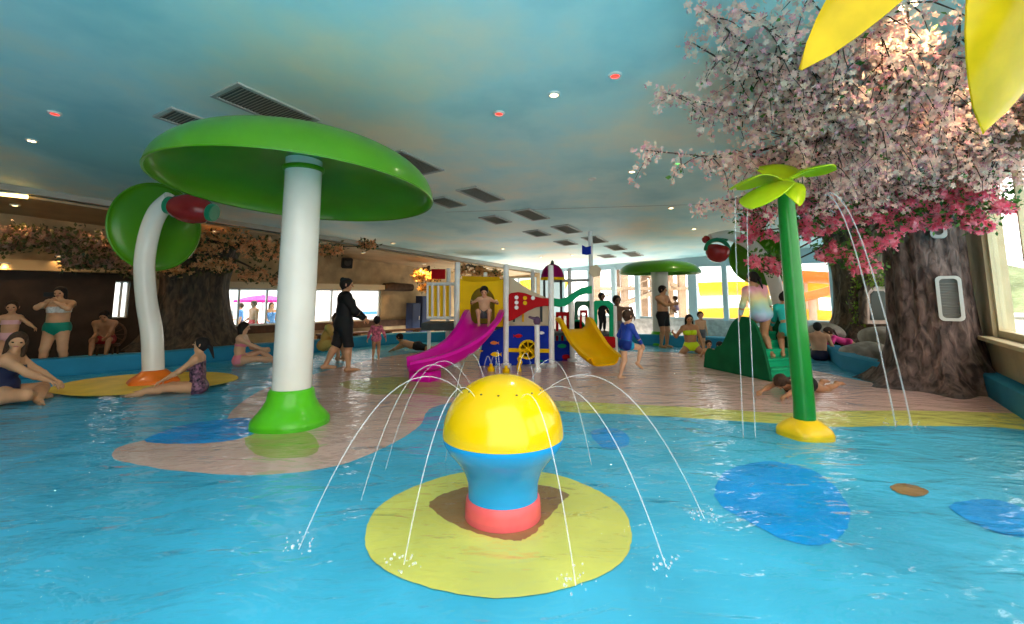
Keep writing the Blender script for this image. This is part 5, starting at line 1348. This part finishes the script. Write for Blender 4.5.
# terrace on the left: parasol, white fence, bright building
pk = mat('magenta_canopy', (.75, .02, .35), .5, trans=.2); q = on_wall(263, 300, LA + nl * 6, LB + nl * 6)
t = thing('parasol', (q.x, q.y, TG), 'bright pink parasol on the terrace outside the left window', 'parasol')
zt = q.z; MB().lathe([(0, .22), (.5, .16), (1.15, .0), (1.16, -.10), (1.14, -.10), (1.12, -.01), (.5, .13), (0, .19)], (q.x, q.y, zt), 8).build('canopy', pk, t, smooth=False)
MB().tube([(q.x, q.y, TG), (q.x, q.y, zt + .3)], .03, 10).build('pole', ringm, t); MB().lathe([(.3, TG), (.3, .24), (.05, .28)], (q.x, q.y, 0), 20).build('base', ringm, t)
wb = mat('white_building_render', (.82, .84, .86), .6); A_, B_ = LA + nl * 13 - dl * 6, LB + nl * 13
t = thing('white_building', A_, 'low white building across the terrace seen through the left windows', 'building')
c = A_.lerp(B_, .45); MB().box((c.x, c.y, 1.9), (22, .4, 3.4), a_l).build('facade', wb, t, smooth=False)
for u in np.linspace(-9, 9, 10):
    q = c + dl * float(u) - nl * .22; o = MB().box((q.x, q.y, 2.2), (1.4, .06, 1.9), a_l).build('window', mat('pale_pane', (.62, .72, .80), .15), t, smooth=False)
    MB().box((q.x, q.y, 2.2), (.06, .10, 1.9), a_l).build('mullion', white_frame, o, smooth=False)
q0 = LA + nl * 3.2 - dl * 1; q1 = LA + nl * 3.2 + dl * 11
fb = thing('terrace_table', LA + nl * 4 + dl * 4.6, 'white terrace table behind the left window sill', 'table')
p = LA + nl * 4 + dl * 4.6; MB().box((p.x, p.y, .50), (2.2, .7, .05), a_l).build('top', wb, fb, smooth=False, bevel=.01)
for s in (-1, 1): q = p + dl * s; MB().box((q.x, q.y, .025), (.08, .6, .9), a_l).build('leg', wb, fb, smooth=False)
bs = mat('sign_blue', (.05, .25, .6), .4); q = on_wall(365, 313, LA + nl * 8, LB + nl * 8)
t = thing('terrace_sign', (q.x, q.y, TG), 'white and blue sign board on the terrace beyond the right-hand opening', 'sign')
MB().box((q.x, q.y, q.z), (3.2, .06, 0.180), a_l).build('blue_band', bs, t, smooth=False); MB().box((q.x + .05, q.y + .05, .45), (3.4, .05, 1.8), a_l).build('board', wb, t, smooth=False)
# ================================================================ THE PEOPLE
navy = mat('navy_swim_cloth', (.012, .016, .05), .5); teal_b = mat('green_bikini_cloth', (.005, .20, .13), .5); white_c = mat('white_bikini_cloth', (.66, .62, .58), .6, noise=(30, .25))
black_c = mat('black_cloth', (.010, .010, .011), .7); pink_c = mat('pink_toddler_cloth', (.75, .16, .24), .6, noise=(26, .55)); pale_pink = mat('pale_pink_cloth', (.72, .38, .38), .6)
floral = mat('floral_cloth', (.015, .02, .04), .5, noise=(26, .6, (.30, .13, .20))); coral = mat('pink_bikini_cloth', (.75, .22, .28), .5); red_c = mat('red_trunks_cloth', (.45, .03, .03), .6)
neon = mat('neon_yellow_cloth', (.62, .85, .01), .5); blue_c = mat('royal_blue_cloth', (.02, .06, .40), .5); cyan_c = mat('cyan_cloth', (.01, .33, .55), .5); teal_c = mat('turquoise_cloth', (.02, .50, .44), .5)
must = mat('mustard_cloth', (.55, .33, .08), .6); grey_c = mat('grey_trunks', (.10, .11, .12), .6); lilac = mat('lilac_cloth', (.55, .40, .65), .5); hotp = mat('hot_pink_cloth', (.80, .05, .30), .5)
denim = mat('sky_blue_cloth', (.10, .28, .60), .6)
def pastel_mat():
    m = bpy.data.materials.new('pastel_rainbow_cloth'); m.use_nodes = True; N = m.node_tree.nodes; L = m.node_tree.links; b = N['Principled BSDF']; b.inputs['Roughness'].default_value = .5
    tc = N.new('ShaderNodeTexCoord'); sx = N.new('ShaderNodeSeparateXYZ'); L.new(tc.outputs['Generated'], sx.inputs[0])
    n = N.new('ShaderNodeTexNoise'); n.inputs['Scale'].default_value = 3; L.new(tc.outputs['Generated'], n.inputs['Vector'])
    ad = N.new('ShaderNodeMath'); ad.operation = 'MULTIPLY_ADD'; ad.inputs[1].default_value = .35; L.new(n.outputs['Fac'], ad.inputs[0]); L.new(sx.outputs['Z'], ad.inputs[2])
    r = N.new('ShaderNodeValToRGB'); e = r.color_ramp.elements; e[0].position = .2; e[0].color = (.55, .42, .72, 1); e[1].position = 1.0; e[1].color = (.85, .36, .42, 1)
    for p_, c_ in ((.42, (.35, .62, .74, 1)), (.62, (.50, .74, .50, 1)), (.80, (.86, .76, .34, 1))): q = e.new(p_); q.color = c_
    L.new(ad.outputs[0], r.inputs[0]); L.new(r.outputs[0], b.inputs['Base Color']); return m
pastel = pastel_mat()
BR, BK = (.05, .025, .013), (.012, .009, .008)
def LK(yaw, wx, wy, wz=0): c, s = cos(-yaw), sin(-yaw); return (c * wx - s * wy, s * wx + c * wy, wz)
def spot(px, Y, z=FLOOR_Z): q = at(px, 320, Y); return Vector((q.x, Y, z))
DECK = DECK_Z

# seated woman nearest at the left edge
y = rad(-62)
person('woman in a dark swimsuit sitting in the water at left, face turned to camera', spot(6, 6.5), y, 1.74, SK_M, 1.22, vox=.0075,
       pelvis=(0, 0, .15), spine=(0, .10, 1), spine2=(0, .34, 1), feet={1: (-.12, .40, .06), -1: (.12, .48, .06)}, knees={1: (.75, .85, .12), -1: (-.9, .6, .2)}, toes={1: (-.8, .5, 0), -1: (.8, .5, 0)},
       hands={1: (.05, .66, .20), -1: (-.10, .62, .22)}, elbows={1: (.6, -.5, -.4), -1: (-.6, -.5, -.4)}, palms={1: (0, 0, -1), -1: (0, 0, -1)}, look=LK(y, .70, -.70), head=(0, .12, 1), hair='long', hair_c=BR, wear=[('swimsuit', navy, 'onepiece')])
# standing woman with a phone
y = rad(200); L_ = spot(58, 9.1, DECK)
wr, wd_ = person('standing woman in green bikini bottoms raising a phone behind the left pool rim', L_, y, 1.62, SK_M, 1.28, vox=.0085,
       feet={1: (.17, .02, .07), -1: (-.17, -.03, .07)}, hands={1: (.02, .30, 1.36), -1: (-.05, .31, 1.33)}, elbows={1: (.9, -.1, -.6), -1: (-.9, -.1, -.6)}, palms={1: (-1, .2, 0), -1: (1, .2, 0)}, curl=.9, head=(0, .08, 1), hair='long', hair_c=BK, wear=[('bikini_bottom', teal_b, 'bottom'), ('bikini_top', white_c, 'bra')])
pc = L_ + Matrix.Rotation(y, 3, 'Z') @ Vector((-.015, .44, 1.47))
ph = MB().box(pc, (.15, .010, .078), M=Matrix.Rotation(y, 3, 'Z')).build('phone', blk, None, smooth=False, bevel=.004, origin=pc); tag(ph, 'dark phone held up sideways by the standing woman at left', 'phone')
# girl behind
y = rad(215)
person('girl in a pale pink bikini standing behind the seated woman at left edge', spot(11, 9.0, DECK), y, 1.30, SK_M, 1.02, child=True, hands={1: (.30, .15, .70), -1: (-.45, .35, .80)}, curl=.3, hair='tail', hair_c=BR, wear=[('bikini_top', pale_pink, 'bra'), ('bikini_bottom', pale_pink, 'bottom')])
# person on the wicker chair
y = rad(150); Lc = Vector((q.x, q.y, 0)); wq = Vector(wc_.location)
person('tanned person in red trunks sitting on the wicker chair on the left deck', wq + Matrix.Rotation(rad(25), 3, 'Z') @ Vector((0, -.22, 0)), rad(205), 1.62, SK_T, 1.0, False, vox=.011, pelvis=(0, 0, .43), spine=(0, .35, 1), spine2=(0, .7, 1), feet={1: (.13, .46, .07), -1: (-.13, .42, .07)}, knees={1: (.2, 1, .5), -1: (-.2, 1, .5)}, hands={1: (.12, .50, .50), -1: (-.12, .48, .50)}, head=(0, .5, 1), hair='short', hair_c=BK, wear=[('trunks', red_c, 'trunks')])
# floral woman looking up
y = rad(108)
person('woman in a dark floral swimsuit sitting in the water, looking up at the bent stem', spot(203, 7.35), y, 1.52, SK_M, 1.0, vox=.008, pelvis=(0, 0, .10), spine=(0, .06, 1), feet={1: (.10, .78, .06), -1: (-.10, .74, .06)}, knees={1: (.2, 0, 1), -1: (-.2, 0, 1)}, hands={1: (.16, .58, .12), -1: (-.14, .56, .12)}, elbows={1: (.5, -.6, -.6), -1: (-.5, -.6, -.6)}, palms={1: (0, 0, -1), -1: (0, 0, -1)}, head=(0, -.32, 1), look=(0, .85, .5), hair='tail', tail=(0, -.4, -1), hair_c=BK, wear=[('swimsuit', floral, 'onepiece')])
# pink bikini woman seen from behind
y = rad(-78)
person('woman in a pink bikini sitting by the left pool edge with legs stretched right', spot(243, 10.1), y, 1.62, SK_L, 1.0, pelvis=(0, 0, .14), spine=(0, -.12, 1), spine2=(0, .12, 1), feet={1: (.12, .86, .10), -1: (-.10, .66, .08)}, knees={1: (0, .2, 1), -1: (0, .2, 1)}, hands={1: (.14, .50, .34), -1: (-.14, .40, .34)}, hair='long', hair_c=BK, wear=[('bikini_bottom', coral, 'bottom'), ('bikini_top', coral, 'bra')])
# woman in black walking
y = rad(-62)
person('tall woman in a black hooded top and shorts wading past the bright window', spot(344, 9.3), y, 1.80, SK_M, 1.12, vox=.008, feet={1: (.10, .10, .08), -1: (-.14, -.30, .10)}, knees={1: (0, 1, 0), -1: (0, 1, 0)}, hands={1: (.14, .36, 1.02), -1: (-.12, .34, 1.06)}, elbows={1: (.6, -1, -.4), -1: (-.6, -1, -.4)}, palms={1: (-1, 0, 0), -1: (1, 0, 0)}, hair='bun', hair_c=BK, look=(.25, 1, -.05), curl=.8,
       wear=[('hooded_top', black_c, lambda K: (K['torso'] & (K['s'] < 1.06)) | K['uarm'] | (K['farm'] & (K['t'] < .92)) | (K['thigh'] & (K['t'] < .5)), .03), ('shorts', black_c, lambda K: (K['torso'] & (K['s'] < .1)) | K['thigh'], .018)])
# hunched figure behind her
y = rad(-100)
person('hunched person in a mustard top sitting on the pool edge behind the woman in black', spot(326, 11.1), y, 1.60, SK_T, 1.1, vox=.011, pelvis=(0, 0, .34), spine=(0, .25, 1), spine2=(0, .55, 1), feet={1: (.12, .42, .07), -1: (-.12, .42, .07)}, knees={1: (0, 1, .5), -1: (0, 1, .5)}, hands={1: (.12, .5, .40), -1: (-.12, .5, .40)}, head=(0, .4, 1), hair='bun', hair_c=BR, wear=[('top', must, 'tshirt'), ('shorts', must, 'trunks')])
# toddler
person('toddler in a pink patterned swimsuit standing with arms out, back to the camera', spot(377, 11.1), rad(8), .93, SK_M, 1.08, child=True, vox=.0075, hands={1: (.24, .05, .40), -1: (-.24, .05, .38)}, elbows={1: (1, -.2, .2), -1: (-1, -.2, .2)}, hair='bun', hair_c=BK, wear=[('rash_suit', pink_c, 'rash')])
# lying person by the rail
person('person lying on their front at the pool edge below the dark blue cabinets', spot(418, 12.6), rad(84), 1.40, SK_T, 1.0, False, vox=.011, pelvis=(0, 0, .16), spine=(0, 1, .12), spine2=(0, 1, .30), fwd=(0, .1, -1), feet={1: (.10, -.68, .10), -1: (-.10, -.70, .10)}, knees={1: (0, 0, -1), -1: (0, 0, -1)}, toes={1: (0, -1, -.2), -1: (0, -1, -.2)}, hands={1: (.20, .62, .05), -1: (-.16, .66, .05)}, elbows={1: (1, 0, -.3), -1: (-1, 0, -.3)}, palms={1: (0, 0, -1), -1: (0, 0, -1)}, head=(0, .45, 1), look=(0, 1, -.1), hair='short', hair_c=BK, wear=[('trunks', black_c, 'trunks')])
# boy crouching at the top of the slide
person('boy crouching at the top of the magenta slide, holding the yellow arch', Vector((-.58, 9.93, .80)), pi, 1.16, SK_L, .95, False, child=True, vox=.0075, pelvis=(0, -.08, .24), spine=(0, .22, 1), feet={1: (.10, .10, .05), -1: (-.10, .12, .05)}, knees={1: (.25, 1, .8), -1: (-.25, 1, .8)}, hands={1: (.27, .06, .50), -1: (-.27, .06, .50)}, elbows={1: (1, -.3, -.5), -1: (-1, -.3, -.5)}, head=(0, .35, 1), look=(0, 1, -.4), hair='short', hair_c=BK, wear=[('trunks', grey_c, 'trunks')])
# children in the small house
person('small child in a black wetsuit standing inside the green arch', spot(602, 11.62, .535), rad(205), .90, SK_K, .95, False, child=True, vox=.0075, hands={1: (.25, .06, .46), -1: (-.16, .1, .40)}, hair='short', hair_c=BK, wear=[('wetsuit', black_c, 'wetsuit')])
person('dark-haired boy behind the white post reaching out beside the green arch', spot(617, 12.3), rad(190), 1.42, SK_K, .92, False, child=True, hands={1: (.18, .2, .65), -1: (-.42, .1, .96)}, elbows={-1: (-1, 0, .6), 1: (1, 0, -.5)}, hair='short', hair_c=BK, wear=[('trunks', grey_c, 'trunks')])
# running girl
y = rad(-66)
person('child in a blue rash top running through the shallow water beside the yellow slide', spot(625, 8.55), y, 1.18, SK_L, 1.06, child=True, vox=.007, spine=(0, .16, 1), pelvis=(0, 0, .60), feet={-1: (-.06, -.10, .05), 1: (.10, .18, .28)}, knees={1: (.1, 1, .5), -1: (0, 1, .1)}, toes={1: (0, 1, -.7), -1: (0, 1, 0)}, hands={1: (.16, .24, .60), -1: (-.18, .12, .62)}, elbows={1: (.6, -1, 0), -1: (-.6, -1, 0)}, hair='short', hair_c=BR, wear=[('rash_top', blue_c, 'rash'), ('bottoms', cyan_c, lambda K: (K['torso'] & (K['s'] < .22)) | (K['thigh'] & (K['t'] < .34)))])
# man holding a baby
y = rad(212); Lm = spot(663, 13.6)
person('shirtless man in black trunks standing by the small far mushroom, holding a baby', Lm, y, 1.76, SK_T, 1.06, False, vox=.010, feet={1: (.12, 0, .08), -1: (-.12, 0, .08)}, hands={1: (-.14, .30, 1.24), -1: (-.24, .24, 1.04)}, elbows={1: (.9, -.2, -.6), -1: (-.9, -.5, -.5)}, palms={1: (-1, 0, .3), -1: (.3, 0, 1)}, look=(-.5, 1, 0), hair='short', hair_c=BK, wear=[('trunks', black_c, 'trunks')])
person('baby held against the chest of the man in black trunks', Lm + Matrix.Rotation(y, 3, 'Z') @ Vector((-.27, .27, 1.05)), y + pi + .4, .66, SK_L, 1.1, child=True, vox=.0065, pelvis=(0, 0, .06), spine=(0, .1, 1), feet={1: (.10, .13, -.08), -1: (-.10, .13, -.08)}, knees={1: (.4, 1, .2), -1: (-.4, 1, .2)}, hands={1: (.12, .12, .20), -1: (-.12, .12, .20)}, hair='short', hair_c=BR, wear=[('suit', lilac, 'onepiece')])
# yellow bikini woman, child behind, swimmers
person('woman in a neon yellow bikini kneeling in the water with one arm raised', spot(690, 12.3), rad(172), 1.66, SK_T, 1.02, pelvis=(0, 0, .20), spine=(.06, .05, 1), feet={1: (.16, -.20, .05), -1: (-.16, -.20, .05)}, knees={1: (.3, 1, -.1), -1: (-.3, 1, -.1)}, toes={1: (0, -1, 0), -1: (0, -1, 0)}, hands={1: (.46, .16, .52), -1: (-.24, .18, .16)}, elbows={1: (.8, -.2, -1), -1: (-.8, -.4, -.2)}, hair='long', hair_c=BK, wear=[('bikini_bottom', neon, 'bottom'), ('bikini_top', neon, 'bra')])
person('small child with bare chest standing right behind the woman in neon yellow', spot(700.5, 12.9), rad(165), .98, SK_L, 1.0, False, child=True, hair='short', hair_c=BR, wear=[('trunks', grey_c, 'trunks')])
for px, Y, lab, ya in [(706.5, 11.6, 'swimming child whose head shows left of the green climbing hill', 170), (715.5, 11.2, 'swimming child whose head is nearest the green climbing hill', 200)]:
    person(lab, spot(px, Y, -.28), rad(ya), 1.05, SK_M, 1.0, False, child=True, vox=.009, pelvis=(0, 0, .12), spine=(0, .3, 1), feet={1: (.12, -.15, .05), -1: (-.12, -.15, .05)}, knees={1: (.3, 1, 0), -1: (-.3, 1, 0)}, toes={1: (0, -1, 0), -1: (0, -1, 0)}, hands={1: (.22, .2, .18), -1: (-.22, .2, .18)}, hair='short', hair_c=BK, wear=[('trunks', navy, 'trunks')])
# two women on the climbing hill
Lu = p1 + dd * .36 + wd * .26; Lu.z = .30
y = rad(8)
person('woman in a pastel rainbow long-sleeved swimsuit climbing the green steps', Lu, y, 1.62, SK_M, 1.16, vox=.0085, pelvis=(0, .02, .80), spine=(-.12, .10, 1), spine2=(-.10, .22, 1), feet={1: (.13, -.02, .07), -1: (-.08, .16, .20)}, hands={1: (.36, .22, .66), -1: (-.30, .26, .62)}, elbows={1: (.8, -.6, 0), -1: (-.8, -.6, 0)}, look=(-.4, 1, 0), hair='tail', tail=(.2, -.25, -1), hair_c=BK, wear=[('swimsuit', pastel, 'rash')])
Lv = p1 + dd * .12 + wd * .62; Lv.z = .17
person('person in a turquoise two-piece bending beside the rainbow-suited woman on the steps', Lv, rad(-15), 1.46, SK_M, 1.12, vox=.0085, pelvis=(0, -.02, .66), spine=(0, .28, 1), spine2=(0, .5, 1), feet={1: (.12, 0, .06), -1: (-.10, .14, .20)}, hands={1: (.26, .42, .62), -1: (-.2, .45, .62)}, head=(0, .4, 1), hair='bun', hair_c=BK, wear=[('rash_top', teal_c, 'upper'), ('bottoms', teal_c, 'bottom')])
# lying person under the steps
person('dark-haired person lying face down in the shallow water with arms stretched left', spot(800, 7.35), rad(118), 1.45, SK_T, 1.0, vox=.0085, pelvis=(0, 0, .13), spine=(0, 1, .04), spine2=(0, 1, .16), fwd=(0, 0, -1), feet={1: (.10, -.66, .08), -1: (-.10, -.68, .08)}, knees={1: (0, 0, -1), -1: (0, 0, -1)}, toes={1: (0, -1, -.2), -1: (0, -1, -.2)}, hands={1: (.12, .98, .06), -1: (-.24, .92, .06)}, elbows={1: (1, 0, -.3), -1: (-1, 0, -.3)}, palms={1: (0, 0, -1), -1: (0, 0, -1)}, head=(0, .95, .35), look=(0, .3, -1), hair='long', hair_c=BR, wear=[('swimsuit', black_c, 'onepiece')])
# two bathers by the right rocks
person('bather sitting in the water with bare back to the camera, near the right rocks', spot(817, 11.0), rad(-28), 1.55, SK_L, 1.02, False, pelvis=(0, 0, .12), spine=(0, .14, 1), feet={1: (.14, .70, .06), -1: (-.12, .66, .06)}, knees={1: (0, .2, 1), -1: (0, .2, 1)}, hands={1: (.30, .34, .26), -1: (-.24, .34, .20)}, hair='short', hair_c=BK, wear=[('trunks', navy, 'trunks')])
person('child in a hot pink top lying on the pool edge beside the bare-backed bather', spot(846, 11.4, RIM_H - .05), rad(70), 1.15, SK_M, 1.0, child=True, pelvis=(0, 0, .10), spine=(0, 1, .25), spine2=(0, 1, .45), fwd=(0, .2, -1), feet={1: (.10, -.52, .06), -1: (-.10, -.52, .06)}, knees={1: (0, 0, -1), -1: (0, 0, -1)}, toes={1: (0, -1, -.2), -1: (0, -1, -.2)}, hands={1: (.16, .50, .05), -1: (-.16, .50, .05)}, elbows={1: (1, 0, -.3), -1: (-1, 0, -.3)}, palms={1: (0, 0, -1), -1: (0, 0, -1)}, head=(0, .4, 1), look=(0, 1, 0), hair='tail', hair_c=BR, wear=[('top', hotp, 'rash'), ('bottoms', hotp, 'bottom')])
# people on the terrace beyond the left window
for px, Yo, H, sk, fem, ya, lab, wr_ in [(254, 3.0, 1.70, SK_D, False, 150, 'tanned man standing on the terrace nearest the pink parasol', [('trunks', red_c, 'trunks')]), (271, 3.4, 1.62, SK_M, True, 230, 'woman in sky blue on the terrace at the right end of the window', [('dress', denim, 'onepiece')]),
                                           (227, 4.6, 1.62, SK_L, True, 190, 'red-haired person on the terrace at the left end of the window', [('top', white_c, 'tshirt'), ('trunks', denim, 'trunks')]), (241, 4.4, 1.6, SK_M, False, 120, 'person in a bright blue shirt on the terrace left of the tanned man', [('shirt', denim, 'tshirt'), ('trunks', navy, 'trunks')])]:
    q = on_wall(px, 310, LA + nl * Yo, LB + nl * Yo)
    person(lab, Vector((q.x, q.y, TG)), rad(ya), H, sk, 1.05, fem, vox=.014, hands={1: (.2, .22, .95), -1: (-.24, .05, .78)}, hair='long' if fem else 'short', hair_c=(.16, .04, .015) if px == 227 else BR, wear=wr_)
